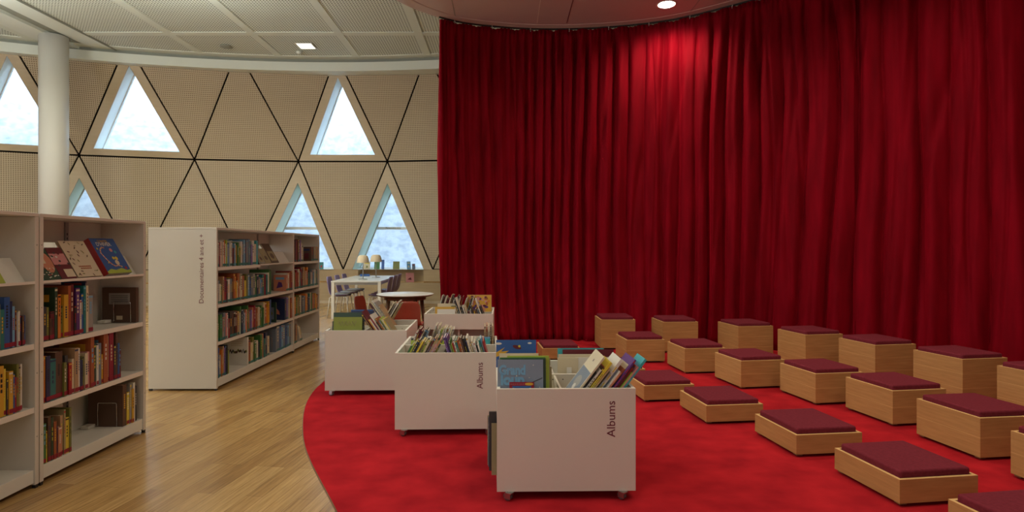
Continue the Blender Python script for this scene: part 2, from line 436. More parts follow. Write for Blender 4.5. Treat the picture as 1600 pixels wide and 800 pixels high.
for i in sorted(WIN0):
    u0, u1 = J0[i - 1], J0[i]
    arc_strip(mb, u0, u1, ZL[0], ZL[0] + .001, 'reveal', -.01, .66)
mb.build('sill_board', wall_root)

# outside: pale rough stone wall of the neighbouring building
mb = MB(); arc_strip(mb, -42, 42, -1, 9.5, 'stone', 3.2, n=40); arc_strip(mb, -42, 42, 9.5, 9.55, 'stone', 3.2, 3.6, n=40)
o = mb.build('trim_1'); struct(o)
mb = MB(); arc_strip(mb, -42, 42, -.3, -.29, 'stone', .1, 3.3, n=40); struct(mb.build('trim_2'))

# cornice, recess with its gap shade painted grey, ceiling
mb = MB()
def band(r0, r1, z0, z1, m):      # solid ring sector
    for (ra, za, rb, zb) in ((r0, z0, r1, z0), (r1, z0, r1, z1), (r1, z1, r0, z1), (r0, z1, r0, z0)):
        n = 44; k = mb.slot(m)
        for j in range(n):
            u, v = R_(-36 + 72 * j / n), R_(-36 + 72 * (j + 1) / n); b = len(mb.v)
            for (r, z, a) in ((ra, za, u), (ra, za, v), (rb, zb, v), (rb, zb, u)): mb.v.append(Vector((CX + r * math.sin(a), CY + r * math.cos(a), z)))
            mb.face([b, b + 1, b + 2, b + 3], k)
band(17.12, 17.9, 5.66, 5.87, 'cornice')
band(17.20, 17.9, 5.87, 6.02, 'groove')
struct(mb.build('trim_3'))
mb = MB(); band(16.95, 17.40, 5.955, 6.05, 'cornice'); struct(mb.build('trim_4'))

# perforated ceiling with the oval opening above the stage, built as strips
hole_in = offset_loop(OVAL, .22)
def in_poly(x, y, P):
    c = False; n = len(P)
    for i in range(n):
        a, b = P[i], P[i - 1]
        if (a.y > y) != (b.y > y) and x < (b.x - a.x) * (y - a.y) / (b.y - a.y) + a.x: c = not c
    return c
bm = bmesh.new()
outer = [Vector((-15, -4)), Vector((9, -4)), Vector((9, 10.6))] + [Vector((-4.1 + 17.7 * math.sin(R_(a)), -3.28 + 17.7 * math.cos(R_(a)))) for a in range(41, -37, -3)]
vo = [bm.verts.new((p.x, p.y, 5.97)) for p in outer]; vi = [bm.verts.new((p.x, p.y, 5.97)) for p in hole_in]
eo = [bm.edges.new((vo[i], vo[(i + 1) % len(vo)])) for i in range(len(vo))]; ei = [bm.edges.new((vi[i], vi[(i + 1) % len(vi)])) for i in range(len(vi))]
bmesh.ops.triangle_fill(bm, edges=eo + ei, use_beauty=True, use_dissolve=False)
for f in list(bm.faces):
    c_ = f.calc_center_median()
    if in_poly(c_.x, c_.y, hole_in): bm.faces.remove(f)
uvl = bm.loops.layers.uv.new('UVMap')
for f in bm.faces:
    if f.normal.z > 0: f.normal_flip()
    for lp in f.loops: lp[uvl].uv = (lp.vert.co.x, lp.vert.co.y)
me = bpy.data.meshes.new('ceiling_board'); bm.to_mesh(me); bm.free(); me.materials.append(M['ceilperf'])
cb = bpy.data.objects.new('ceiling_board', me); C.objects.link(cb); struct(cb)
cb.name = 'trim_5'
mb = MB()
for x in (-7.12, -5.36, -3.52, -1.82, -.1, 1.6, 3.3, 5.0, 6.7): mb.box(x - .085, x + .085, -4, 13.95 if x < -1 else 13.2, 5.957, 5.972, 'ceil')
for y in (12.24, 10.25, 8.25, 6.25, 4.25, 2.25, .25, -1.75):
    mb.box(-9.0, -1.9 if y < 10 else 7.5, y - .085, y + .085, 5.956, 5.972, 'ceil')
# ribs of the far field, left of the beam
for y in (13.45, 10.9, 7.9, 4.9, 1.9): mb.box(-15, -10.3, y - .3, y + .3, 5.956, 5.972, 'ceil')
for x in (-11.0, -13.6): mb.box(x - .1, x + .1, -4, 13.2, 5.957, 5.972, 'ceil')
mb.box(-10.42, -10.15, -4, 13.6, 5.954, 5.972, 'ceil')
mb.box(-9.38, -8.92, -4, 13.75, 5.945, 5.972, 'cornice')
mb.box(-8.92, -8.90, -4, 13.75, 5.930, 5.972, 'groove')
struct(mb.build('trim_6'))
# beam over the column and grey strips painted as the shade of its gap
struct(MB().box(-9.64, -9.38, -4, 13.95, 5.962, 6.1, 'groove').box(-10.12, -9.60, -4, 14.1, 5.90, 6.1, 'cornice').box(-10.19, -10.12, -4, 14.0, 5.945, 6.1, 'groove').build('trim_7'))
# border of the oval opening: flat band with an upstand
mb = MB(); A = offset_loop(OVAL, .22); B_ = offset_loop(OVAL, .85); n = len(A); 
mb2 = MB()
def loopband(mb, A, za, B, zb, m):
    k = mb.slot(m); b = len(mb.v); n = len(A)
    mb.v += [Vector((p.x, p.y, za)) for p in A] + [Vector((p.x, p.y, zb)) for p in B]
    for j in range(n): mb.face([b + j, b + (j + 1) % n, b + n + (j + 1) % n, b + n + j], k)
loopband(mb, A, 5.95, B_, 5.95, 'ceil'); loopband(mb, B_, 5.95, B_, 5.972, 'ceil')
A2 = offset_loop(OVAL, .22); A3 = offset_loop(OVAL, .36)
loopband(mb, A2, 5.90, A3, 5.90, 'cornice'); loopband(mb, A3, 5.90, A3, 5.95, 'groove'); loopband(mb, A2, 5.90, A2, 6.2, 'groove')
struct(mb.build('trim_8'))

# lower stage ceiling disc
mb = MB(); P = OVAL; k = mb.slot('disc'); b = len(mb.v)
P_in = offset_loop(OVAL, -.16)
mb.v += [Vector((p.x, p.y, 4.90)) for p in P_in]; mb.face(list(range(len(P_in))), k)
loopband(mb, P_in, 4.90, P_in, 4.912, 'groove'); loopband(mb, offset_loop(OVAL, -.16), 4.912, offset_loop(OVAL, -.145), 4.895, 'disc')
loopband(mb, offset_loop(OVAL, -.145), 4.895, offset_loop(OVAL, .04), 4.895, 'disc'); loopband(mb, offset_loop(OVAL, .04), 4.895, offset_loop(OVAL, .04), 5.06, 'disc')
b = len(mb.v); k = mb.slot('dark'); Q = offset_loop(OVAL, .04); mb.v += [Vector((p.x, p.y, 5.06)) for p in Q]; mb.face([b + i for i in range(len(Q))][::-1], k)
for x, m_ in ((-.74, 'groove'), (.51, 'white_edge'), (.97, 'letter'), (2.75, 'groove'), (4.2, 'groove')):
    ys = [p.y for p in P_in if abs(p.x - x) < .2]; y1 = max(ys) - .05; y0 = min(ys) + .05
    mb.box(x - .006, x + .006, y0, y1, 4.898, 4.901, m_)
struct(mb.build('trim_9'))

# round column
t = struct(MB().lathe([(.262, 0), (.262, 5.92)], 'column', 48).build('trim_10', loc=(-9.62, 12.3, 0)))
mb = MB(); mb.lathe([(.285, 0), (.285, .08), (.262, .085)], 'column', 48); mb.build('column_foot', t)

# carpet (its own oval, lying on the floor)
mb = MB(); k = mb.slot('carpet'); b = len(mb.v); mb.v += [Vector((p.x, p.y, .008)) for p in OVAL]; mb.face(list(range(len(OVAL))), k)
loopband(mb, OVAL, .008, OVAL, 0, 'carpet')
o = tag(mb.build('carpet'), 'large oval red carpet laid on the wooden floor under the stools', 'carpet')
mb = MB(); loopband(mb, offset_loop(OVAL, .006), .0006, OVAL, .0075, 'plinthwood'); mb.build('edge_strip', o, label='thin dark edging strip')

# ------------------------------------------------------------------ CURTAINS
from mathutils import noise as NZ
trk = OVAL[50:176]
seg = [0.0]
for i in range(1, len(trk)): seg.append(seg[-1] + (trk[i] - trk[i - 1]).length)
def at_s(s):
    s = max(0, min(seg[-1] - 1e-4, s)); i = 1
    lo, hi = 1, len(seg) - 1
    while lo < hi:
        mid = (lo + hi) // 2
        if seg[mid] < s: lo = mid + 1
        else: hi = mid
    i = lo; t = (s - seg[i - 1]) / (seg[i] - seg[i - 1]); p = trk[i - 1].lerp(trk[i], t)
    d0 = (trk[i] - trk[i - 1]).normalized(); d1 = (trk[min(i + 1, len(trk) - 1)] - trk[i]).normalized() if i + 1 < len(trk) else d0
    d = d0.lerp(d1, t).normalized(); return p, Vector((d.y, -d.x))       # normal towards the stage
s_split = next(seg[i] for i in range(len(trk)) if i > 40 and trk[i].x / trk[i].y > .598)
def curtain(name, s0, s1, seed, label, parent_mat='velvet'):
    ns = int((s1 - s0) / .0125); nz = 44; mb = MB(); k = mb.slot(parent_mat); th = .006
    ph = [0.0]
    for j in range(1, ns + 1):
        s = s0 + (s1 - s0) * j / ns
        lam = .15 + .17 * min(1, s / 7.5) + .09 * NZ.noise(Vector((s * .9, seed, 0)))
        ph.append(ph[-1] + math.pi * ((s1 - s0) / ns) / max(.10, lam))
    H0, H1 = .012, 4.86
    for iz in range(nz + 1):
        t = iz / nz; z = H0 + (H1 - H0) * t
        for j in range(ns + 1):
            s = s0 + (s1 - s0) * j / ns
            w = 2.1 * NZ.noise(Vector((s * .75, z * .28, seed + 5))) * (1 - .45 * t) + .55 * NZ.noise(Vector((s * 2.6, z * .5, seed + 9)))
            f = ph[j] + w
            big = abs(math.sin(f)) ** .52
            amp = (.062 + .05 * min(1, s / 8)) + .07 * (NZ.noise(Vector((s * 1.1, z * .14, seed + 2))) + .3) + .03 * (1 - t)
            two = .014 * math.sin(2.7 * f + 2.2 * NZ.noise(Vector((s * 2, z * .35, seed + 3))))
            wr = .008 * NZ.noise(Vector((s * 7, z * 1.4, seed + 7))) + .004 * NZ.noise(Vector((s * 15, z * 4, seed)))
            top = max(0, (t - .94) / .06); pinch = .028 * abs(math.sin(s * math.pi / .062)) ** .8
            d = (1 - top * .75) * (amp * big + two + wr - .05 - .035 * max(0, 1 - abs(NZ.noise(Vector((s * 2.1 + .25 * math.sin(z), z * .13, seed + 30)))) * 9) * min(1, z) - .03 * max(0, 1 - abs(NZ.noise(Vector((s * 3.3 - .3 * math.sin(.7 * z), z * .09, seed + 41)))) * 11)) + top * pinch
            d += .04 * NZ.noise(Vector((s * .45, z * .2, seed + 12))) * (1 - t)
            d += .05 * (1 - min(1, z / .35)) ** 2 * NZ.noise(Vector((s * 2.2, 3, seed + 1)))
            d += .42 * max(0, 1 - z / 1.5) ** 2 * max(0, min(1, s / .8)) * max(0, min(1, (4.6 - s) / 2.0)) if s0 == 0 else 0
            p, nn = at_s(s)
            zz = z + (.022 * (abs(math.sin(s * math.pi / .31)) - .6) * top)
            mb.v.append(Vector((p.x + nn.x * d, p.y + nn.y * d, zz)))
    W1 = ns + 1
    for iz in range(nz):
        for j in range(ns):
            mb.smooth.add(len(mb.f)); a = iz * W1 + j; mb.face([a, a + 1, a + 1 + W1, a + W1], k)
    o = mb.build(name)
    sm = o.modifiers.new('thickness', 'SOLIDIFY'); sm.thickness = th; sm.offset = -1
    return tag(o, label, 'curtain', None)
curtain('curtain', 0.0, s_split, 3.7, 'dark red velvet curtain behind the stools, the panel reaching left to the reading tables')
curtain('curtain', s_split - .03, seg[-1], 21.3, 'dark red velvet curtain behind the rightmost tall stools, right of the dark gap')
mb = MB()
pts = [Vector((at_s(s)[0].x, at_s(s)[0].y, 4.885)) for s in [seg[-1] * i / 90 for i in range(91)]]
mb.tube(pts, .014, 'black', 6)
rail = tag(mb.build('curtain_rail'), 'thin black curved rail under the stage ceiling carrying the red velvet curtains', 'curtain rail')
gl = MB(); s = .25
while s < 6.6:
    p, nn = at_s(s); g = MB(); g.tube([(p.x + nn.x * .03, p.y + nn.y * .03, 4.885), (p.x + nn.x * .05, p.y + nn.y * .05, 4.86), (p.x + nn.x * .05, p.y + nn.y * .05, 4.825)], .006, 'white_edge', 6)
    g.build('glider', rail, label='small white glider'); s += .62

# downlight in the stage ceiling
t = thing('downlight', 'round white downlight glowing in the stage ceiling close to the red curtain', 'ceiling light', (2.33, 8.27, 4.90))
MB().lathe([(.118, .0), (.130, -.003), (.140, -.005), (.143, 0)], 'white_edge', 40).build('trim_ring', t)
MB().lathe([(.001, -.003), (.118, -.003)], 'glow', 40).build('lens', t)
sp = bpy.data.lights.new('downlight_beam', 'SPOT'); sp.energy = 150; sp.color = (1, .80, .60); sp.spot_size = R_(150); sp.spot_blend = 1; sp.shadow_soft_size = .09
so = bpy.data.objects.new('downlight_beam', sp); so.location = (2.33, 8.27, 4.87); C.objects.link(so); so.rotation_euler = (R_(8), 0, 0)
# exit-style square panel and round grille in the perforated ceiling
t = thing('ceiling_panel_light', 'small square lit panel in the perforated ceiling above the reading tables', 'ceiling light', (-4.46, 12.95, 5.957))
MB().box(-.19, .19, -.19, .19, -.012, 0, 'white_edge').build('frame', t, .003)
MB().box(-.16, .16, -.16, .16, -.016, -.012, 'glow_soft').build('diffuser', t)
t = thing('smoke_detector', 'round grey detector in the perforated ceiling left of the lit panel', 'detector', (-6.28, 13.0, 5.956))
MB().lathe([(.13, 0), (.13, -.012), (.115, -.02), (.0, -.021)], 'groove', 32).build('base', t)
t = thing('smoke_detector', 'small white round detector just behind the square lit ceiling panel', 'detector', (-4.75, 13.35, 5.957))
MB().lathe([(.07, 0), (.07, -.02), (.04, -.05), (0, -.052)], 'cornice', 24).build('base', t)

# ------------------------------------------------------------------ STOOLS
def stool_mesh(nt):
    t = bpy.data.objects.new('storage_stool', None); t.empty_display_size = .1; C.objects.link(t)
    w, l = .475, .50; h = .02
    mb = MB(); mb.box(.06, w - .06, .06, l - .06, .003, .024, 'black'); mb.build('plinth', t)  # black block standing in for the shade under the box
    for x in (.012, w - .052):
        for y in (.012, l - .052): MB().box(x, x + .04, y, y + .04, 0.008, .021, 'plinthwood').build('foot', t)
    for k in range(nt):
        z0 = h + .13 * k; z1 = z0 + .1275
        mb = MB(); e = .018
        mb.box(0, w, 0, e, z0, z1, 'oak'); mb.box(0, w, l - e, l, z0, z1, 'oak'); mb.box(0, e, e, l - e, z0, z1, 'oak'); mb.box(w - e, w, e, l - e, z0, z1, 'oak')
        if k == nt - 1:
            mb.box(e, w - e, e, l - e, z1 - .03, z1 - .016, 'plinthwood')
            g = .0012
            for q in ((0, w, 0, e), (0, w, l - e, l), (0, e, e, l - e), (w - e, w, e, l - e)): mb.box(q[0], q[1], q[2], q[3], z1, z1 + g, 'oakedge')
        else: mb.box(.0004, w - .0004, .0004, l - .0004, z1 - .001, z1 + .0025, 'oakedge')
        mb.build('box_tier', t)
    zt = h + .13 * nt
    c = MB().box(.022, w - .022, .022, l - .022, zt - .016, zt + .036, 'cushion').build('cushion', t, .014)
    c.modifiers['bevel'].segments = 4
    for p in c.data.polygons: p.use_smooth = False
    return t
protos = {}
SW = {1: 'low', 2: 'medium', 3: 'tall'}
def stool(nt, x, y, ang, label):
    if nt not in protos: protos[nt] = o = stool_mesh(nt)
    else: o = copy_tree(protos[nt])
    o.location = (x, y, .009); o.rotation_euler = (0, 0, R_(ang))
    tag(o, label, 'stool', {1: 'low oak stools of the front row', 2: 'medium oak stools of the middle row', 3: 'tall oak stools along the curtain'}[nt])
LOW = [(2.27, 2.36, 8, 'low oak stool, front row, cut off at the bottom right corner of the photo'),
       (2.122, 3.091, 7.5, 'low oak stool, front row, the largest one wholly in view at lower right'),
       (1.941, 3.828, 6.8, 'low oak stool, front row, next one behind the largest low stool'),
       (1.594, 4.545, 6.5, 'low oak stool, front row, third back, on open carpet right of the albums bin'),
       (1.262, 5.20, 7, 'low oak stool, front row, its left end hidden by the front bin\'s tilted books'),
       (.98, 5.87, 7, 'low oak stool, front row, only a strip of cushion seen above the tilted books'),
       (.70, 6.50, 6, 'low oak stool, front row, just behind the white books of the front bin'),
       (.47, 7.14, 4, 'low oak stool, last and leftmost of the front row, above the green books')]
for a in LOW: stool(1, *a)
MID = [(3.16, 3.02, 8, 'medium oak stool, only its left corner showing at the right border of the photo'),
       (3.115, 3.77, 7, 'medium oak stool, middle row, its right end cut off by the photo'),
       (3.028, 4.49, 8.5, 'medium oak stool, middle row, second one from the right border wholly in view'),
       (2.756, 5.10, 9, 'medium oak stool, middle row, third from the right border of the photo'),
       (2.335, 5.68, 9, 'medium oak stool, middle row, centre of the row, right of the plain fronted one'),
       (1.999, 6.38, 6, 'medium oak stool, middle row, second from its left end'),
       (1.481, 6.981, 4, 'medium oak stool, leftmost of the middle row, nearest the albums bins')]
for a in MID: stool(2, *a)
TALL = [(4.22, 4.34, 10, 'tall oak stool, back row, cut off by the right border of the photo'),
        (4.051, 5.091, 10, 'tall oak stool, back row, rightmost one wholly in view'),
        (3.757, 5.835, 9.5, 'tall oak stool, back row, second from the right wholly in view'),
        (3.414, 6.527, 9.5, 'tall oak stool, back row, third from the right wholly in view'),
        (2.939, 7.232, 8.6, 'tall oak stool, back row, third from the left end'),
        (2.113, 7.668, 3, 'tall oak stool, back row, second from the left end'),
        (1.327, 7.92, 0.5, 'tall oak stool, leftmost of the back row against the curtain')]
for a in TALL: stool(3, *a)

# ------------------------------------------------------------------ BOOKS
PAL = {'red': (.36, .02, .02), 'crimson': (.26, .008, .03), 'maroon': (.12, .012, .02), 'brown': (.10, .05, .03), 'tan': (.42, .27, .15), 'rust': (.34, .09, .03), 'orange': (.62, .19, .025),
       'gold': (.60, .34, .03), 'yellow': (.66, .52, .05), 'cream': (.62, .54, .38), 'white': (.66, .64, .58), 'grey': (.30, .29, .27), 'charcoal': (.045, .045, .048), 'black': (.014, .013, .013),
       'navy': (.018, .028, .09), 'blue': (.03, .10, .32), 'sky': (.16, .36, .56), 'teal': (.02, .17, .17), 'green': (.05, .17, .045), 'olive': (.17, .18, .04), 'dgreen': (.025, .06, .035), 'lime': (.36, .46, .06),
       'purple': (.10, .03, .18), 'violet': (.22, .12, .34), 'pink': (.58, .25, .25), 'slate': (.16, .20, .26), 'aqua': (.05, .36, .40), 'greyblue': (.20, .25, .33), 'khaki': (.33, .28, .15), 'salmon': (.55, .22, .13), 'moss': (.22, .26, .025)}
NAME = {'moss': 'moss green', 'dgreen': 'dark green', 'sky': 'sky blue', 'slate': 'slate grey', 'greyblue': 'grey-blue', 'rust': 'rust red', 'tan': 'tan brown'}
BM = {}
def bmt(c):
    if c not in BM: BM[c] = mat('cover_' + NAME.get(c, c).replace(' ', '_').replace('-', '_'), PAL[c], .38)
    return BM[c]
for c in PAL: M['c_' + c] = bmt(c)
rng = random.Random(7)
ORD = ['first', 'second', 'third', 'fourth', 'fifth', 'sixth', 'seventh', 'eighth', 'ninth', 'tenth', 'eleventh', 'twelfth', 'thirteenth', 'fourteenth', 'fifteenth', 'sixteenth', 'seventeenth', 'eighteenth', 'nineteenth', 'twentieth',
       'twenty-first', 'twenty-second', 'twenty-third', 'twenty-fourth', 'twenty-fifth', 'twenty-sixth', 'twenty-seventh', 'twenty-eighth', 'twenty-ninth', 'thirtieth']
def cover_mesh(t, h, d, c, art, hard=True):
    mb = MB(); m = 'c_' + c; b = min(.0022, t * .22)
    mb.box(0, b, 0, d, 0, h, m); mb.box(t - b, t, 0, d, 0, h, m); mb.box(b, t - b, 0, b, 0, h, m)
    if art: art(mb, t, h, d, b)
    return mb
def spine_art(c, r):
    contrast = [x for x in ('white', 'cream', 'yellow', 'black', 'red', 'sky', 'gold', 'navy') if x != c]
    def f(mb, t, h, d, b):
        e = .0006; m = 'c_' + r.choice(contrast)
        if t > .009:
            z0 = h * r.uniform(.38, .5); z1 = h * r.uniform(.72, .9); w = t * r.uniform(.22, .4)
            n = r.randint(3, 8); L = (z1 - z0) / n
            for i in range(n): mb.box(t / 2 - w / 2, t / 2 + w / 2, -e, 0, z0 + i * L, z0 + i * L + L * .68, m)
            if r.random() < .4: mb.box(.001, t - .001, -e, 0, h * .93, h * .97, m)
        # shapes on the front board
        m1 = 'c_' + r.choice(contrast); m2 = 'c_' + r.choice(list(PAL))
        k = r.random()
        if k < .45: mb.box(-e, 0, d * .15, d * .85, h * .72, h * .86, m1)
        if k < .7:
            q = [(d * r.uniform(.2, .4), h * r.uniform(.15, .3)), (d * r.uniform(.6, .85), h * r.uniform(.12, .35)), (d * r.uniform(.55, .8), h * r.uniform(.45, .62)), (d * r.uniform(.2, .45), h * r.uniform(.4, .6))]
            mb.add([(-e, y, z) for y, z in q], [(0, 3, 2, 1)], m2)
    return f
def blob(mb, x, y, z, ry, rz_, m, n=9, rot=0):
    mb.add([(x, y + ry * math.cos(a) * math.cos(rot) - rz_ * math.sin(a) * math.sin(rot), z + ry * math.cos(a) * math.sin(rot) + rz_ * math.sin(a) * math.cos(rot)) for a in [2 * math.pi * i / n for i in range(n)]], [tuple(range(n))[::-1]], m)
PENDING = []
def book(t, h, d, c, label, group, loc, theta=0, rz=90, art='spine', tape=None, cat='book', now=False):
    if art == 'spine' and not now:
        px = 788 + 900 * loc[0] / loc[1]
        PENDING.append(((t * h + .12 * d * h) / loc[1] ** 2 if px > -8 else -1, len(PENDING), (t, h, d, c, label, group, loc, theta, rz, art, tape, cat, True)))
        return None
    o = thing('book', label, cat, loc, 0, group); o.rotation_euler = (0, R_(theta), R_(rz))
    a = spine_art(c, rng) if art == 'spine' else art
    cover_mesh(t, h, d, c, a).build('cover', o)
    b = min(.0022, t * .22)
    MB().box(b, t - b, b, d - .003, .003, h - .003, 'pages').build('pages', o)
    if tape: MB().box(.0004, t - .0004, -.0011, -.0002, .006, .030, tape).build('spine_label', o, label=('red spine label' if tape == 'c_crimson' else 'green spine label'))
    return o
def sizeword(t, h): return 'tall' if h > .275 else 'short' if h < .2 else 'thick' if t > .026 else 'slim' if t < .013 else 'standing'
def row(specs, x, y0, z, shelf, group, tape, jitter=.012, to=None):
    """upright books along +Y, spines to +X; specs = (colour, thickness, height[, depth])"""
    y = y0; k = 1 if to is None else (to - y0 - .0008 * len(specs)) / sum(q[1] for q in specs)
    for i, sp_ in enumerate(specs):
        c, t, h = sp_[:3]; t = t * k; d = sp_[3] if len(sp_) > 3 else min(.25, h * rng.uniform(.72, .84))
        xx = x - rng.uniform(0.004, .004 + jitter)
        lab = '%s %s book, %s from left, %s' % (sizeword(t, h), NAME.get(c, c), ORD[i], shelf)
        book(t, h, d, c, lab, group, (xx, y, z), 0, 90, 'spine', tape if rng.random() < .85 else None)
        y += t + .0008
    return y
def leanrow(specs, x, y, z, theta, shelf, group, tape, i0=0):
    th = R_(theta)
    for i, (c, t, h) in enumerate(specs):
        d = min(.25, h * .8); zz = z + (t * math.sin(abs(th)) if theta > 0 else 0)
        lab = '%s %s leaning book, %s from left, %s' % (sizeword(t, h), NAME.get(c, c), ORD[i + i0], shelf)
        book(t, h, d, c, lab, group, (x - .006, y + (0 if theta > 0 else 0), zz), theta, 90, 'spine', tape)
        y += t / math.cos(th) + .0015
    return y

# ------------------------------------------------------------------ BOOKCASES
def bookcase(loc, bays, label, depth=.67, near_end=True, far_end=True, top=True):
    """front plane at local x = 0, body towards -x ; bays = [(y0, y1, [shelf specs])]"""
    t = thing('bookcase', label, 'bookcase', loc, 0, 'white double-sided library bookcases')
    y0, y1 = bays[0][0], bays[-1][1]; e = .028
    for yy in ([y0] if near_end else []) + ([y1 - e] if far_end else []):
        MB().box(-depth, 0, yy, yy + e, .02, 1.585, 'white').build('side_panel', t, .0015)
        MB().box(-.02, -.001, yy + .004, yy + e - .004, 0, .02, 'black').build('foot', t); MB().box(-depth + .001, -depth + .03, yy + .004, yy + e - .004, 0, .02, 'black').build('foot', t)
    for (a, b, sh) in bays[:-1]:
        if sh is not None and b in DIV: MB().box(-depth, 0, b - .014, b + .014, .02, 1.585, 'white').build('upright', t, .001)
    MB().box(-depth, .0, y0, y1, 1.586, 1.606, 'white').build('top_panel', t, .0015)
    MB().box(-depth / 2 - .008, -depth / 2 + .008, y0 + e, y1 - e, .10, 1.34, 'shelfmetal').build('back_panel', t)
    MB().box(-depth / 2 - .012, -depth / 2 + .012, y0 + e, y1 - e, 1.44, 1.585, 'shelfmetal').build('top_rail', t)
    for s_ in (1, -1):       # both faces share the construction
        for (a, b, sh) in bays:
            ya = a + (e if a == y0 and near_end else .001); yb = b - (e if b == y1 and far_end else .001)
            X0, X1 = (-depth / 2 + .012, -.008) if s_ > 0 else (-depth + .008, -depth / 2 - .012)
            mb = MB(); mb.box(X0, X1, ya, yb, .030, .108, 'shelfmetal'); mb.build('base_plinth', t, .002)
            for (kind, z) in (sh if s_ > 0 else [('flat', .47), ('flat', .84), ('flat', 1.21)]):
                if kind == 'flat':
                    mb = MB(); mb.box(X0, X1, ya, yb, z - .026, z, 'shelfmetal')
                    fx = (X1, X1 + .003) if s_ > 0 else (X0 - .003, X0)
                    mb.box(fx[0], fx[1], ya, yb, z - .030, z + .003, 'white_edge'); mb.build('shelf', t, .001)
                else:
                    mb = MB(); th = R_(32)
                    mb.add([(-.004, ya, z), (-.055, ya, z + .0), (-.055 - .17 * math.sin(th), ya, z + .17 * math.cos(th)), (-.059 - .17 * math.sin(th), ya, z + .17 * math.cos(th)), (-.061, ya, z - .006), (-.004, ya, z - .006)] +
                           [(-.004, yb, z), (-.055, yb, z + .0), (-.055 - .17 * math.sin(th), yb, z + .17 * math.cos(th)), (-.059 - .17 * math.sin(th), yb, z + .17 * math.cos(th)), (-.061, yb, z - .006), (-.004, yb, z - .006)],
                           [(0, 1, 2, 3, 4, 5), (11, 10, 9, 8, 7, 6)] + [(i, 6 + i, 6 + (i + 1) % 6, (i + 1) % 6) for i in range(6)], 'shelfmetal')
                    mb.box(-.005, 0, ya, yb, z - .008, z + .008, 'white_edge'); mb.build('display_shelf', t)
    for (a, b, sh) in bays:  # slotted rails on the back
        for yy in (a + (b - a) * .62,):
            mb = MB(); xr = -depth / 2 + .012; mb.box(xr, xr + .012, yy - .014, yy + .014, .12, 1.58, 'alu')
            z = .2
            while z < 1.5: mb.box(xr + .012, xr + .0125, yy - .004, yy + .004, z, z + .016, 'black'); z += .03
            mb.build('slotted_rail', t)
    for yy, zs in [(y0, (.3, .67, 1.05, 1.42)), (y1 - .028, (.3, .67, 1.05, 1.42))]:
        mb = MB()
        for z in zs: mb.lathe([(.004, 0), (.004, .0008), (0, .0008)], 'groove', 8, Matrix.Translation((0, yy + .014, z)) @ Matrix.Rotation(R_(90), 4, 'Y'))
        mb.build('screw_cap', t)
    return t
DIV = set()
STD = [('flat', .47), ('flat', .84), ('slant', 1.20)]
XA = -2.735
bcL = bookcase((XA, 0, 0), [(2.36, 3.385, STD)], 'near white bookcase cut by the left border of the photo, few books')
bcR = bookcase((XA, 0, 0), [(3.392, 4.395, STD)], 'white bookcase at left with a blue cover displayed on its slanted shelf')
XB = -2.825
DIV = {7.75}
bcC = bookcase((XB, 0, 0), [(5.655, 6.68, [('flat', .47), ('flat', .84), ('flat', 1.21)]), (6.68, 7.745, [('flat', .47), ('flat', .84), ('slant', 1.21)])], 'long white bookcase with maroon lettering on its end panel facing the camera')
bcD = bookcase((XB - .012, 0, 0), [(7.752, 8.84, [('flat', .47), ('flat', .84), ('flat', 1.21)])], 'far white bookcase section right behind the lettered one, nearest the window wall')
# lettering on the end panel (reads upwards)
Tl = Matrix.Translation((-.128, 5.655, .862)) @ Matrix(((0, -1, 0, 0), (0, 0, -1, 0), (1, 0, 0, 0), (0, 0, 0, 1)))
text_mesh('lettering', 'Documentaires 4 ans et +', .675, 'letter', bcC, Tl, bold=.0)['label'] = 'maroon words reading upwards'

# near right bookcase
G = 'picture books on the left bookcases'
TR = 'c_crimson'; TG = 'c_teal'
row([('navy', .016, .21), ('charcoal', .02, .205), ('olive', .014, .2), ('brown', .012, .13), ('maroon', .026, .17), ('dgreen', .018, .315), ('orange', .018, .27), ('olive', .018, .2), ('gold', .028, .265), ('rust', .018, .32),
     ('maroon', .022, .325), ('black', .016, .19), ('purple', .028, .30), ('white', .012, .22), ('blue', .016, .26), ('teal', .016, .31), ('cream', .016, .31), ('grey', .036, .245)],
    XA - .012, 3.425, .8435, "blue-cover bookcase's second shelf", G, TR, to=3.86)
book(.012, .09, .16, 'navy', 'small navy book lying on top of the grey book, second shelf down', G, (XA - .03, 3.80, 1.093), 0, 90)
row([('brown', .016, .27), ('orange', .010, .28), ('navy', .022, .275), ('teal', .032, .25), ('brown', .040, .285), ('olive', .014, .21), ('charcoal', .016, .25), ('red', .018, .2), ('cream', .012, .22), ('tan', .022, .285), ('white', .010, .28),
     ('navy', .016, .2), ('olive', .016, .22), ('cream', .018, .235), ('pink', .016, .24), ('rust', .022, .335), ('dgreen', .014, .28), ('white', .012, .27), ('slate', .024, .28), ('gold', .010, .2), ('rust', .030, .345), ('cream', .012, .32),
     ('crimson', .030, .34), ('charcoal', .012, .24), ('brown', .014, .34), ('blue', .012, .25), ('maroon', .014, .21)],
    XA - .012, 3.425, .4735, "blue-cover bookcase's third shelf", G, TR, to=4.14)
row([('violet', .014, .215), ('green', .018, .24), ('yellow', .012, .19), ('brown', .020, .27), ('dgreen', .014, .26), ('rust', .018, .23), ('navy', .010, .2), ('salmon', .022, .185), ('tan', .018, .25), ('khaki', .012, .28), ('yellow', .024, .225), ('olive', .014, .28)],
    XA - .012, 3.425, .1085, "blue-cover bookcase's bottom shelf", G, TR, to=3.665)
row([('brown', .030, .30, .25), ('yellow', .020, .235), ('grey', .014, .29), ('gold', .014, .25), ('white', .016, .29), ('charcoal', .018, .26)], XA - .012, 4.17, .1085, 'right group, blue-cover bookcase bottom', G, TR, to=4.33)
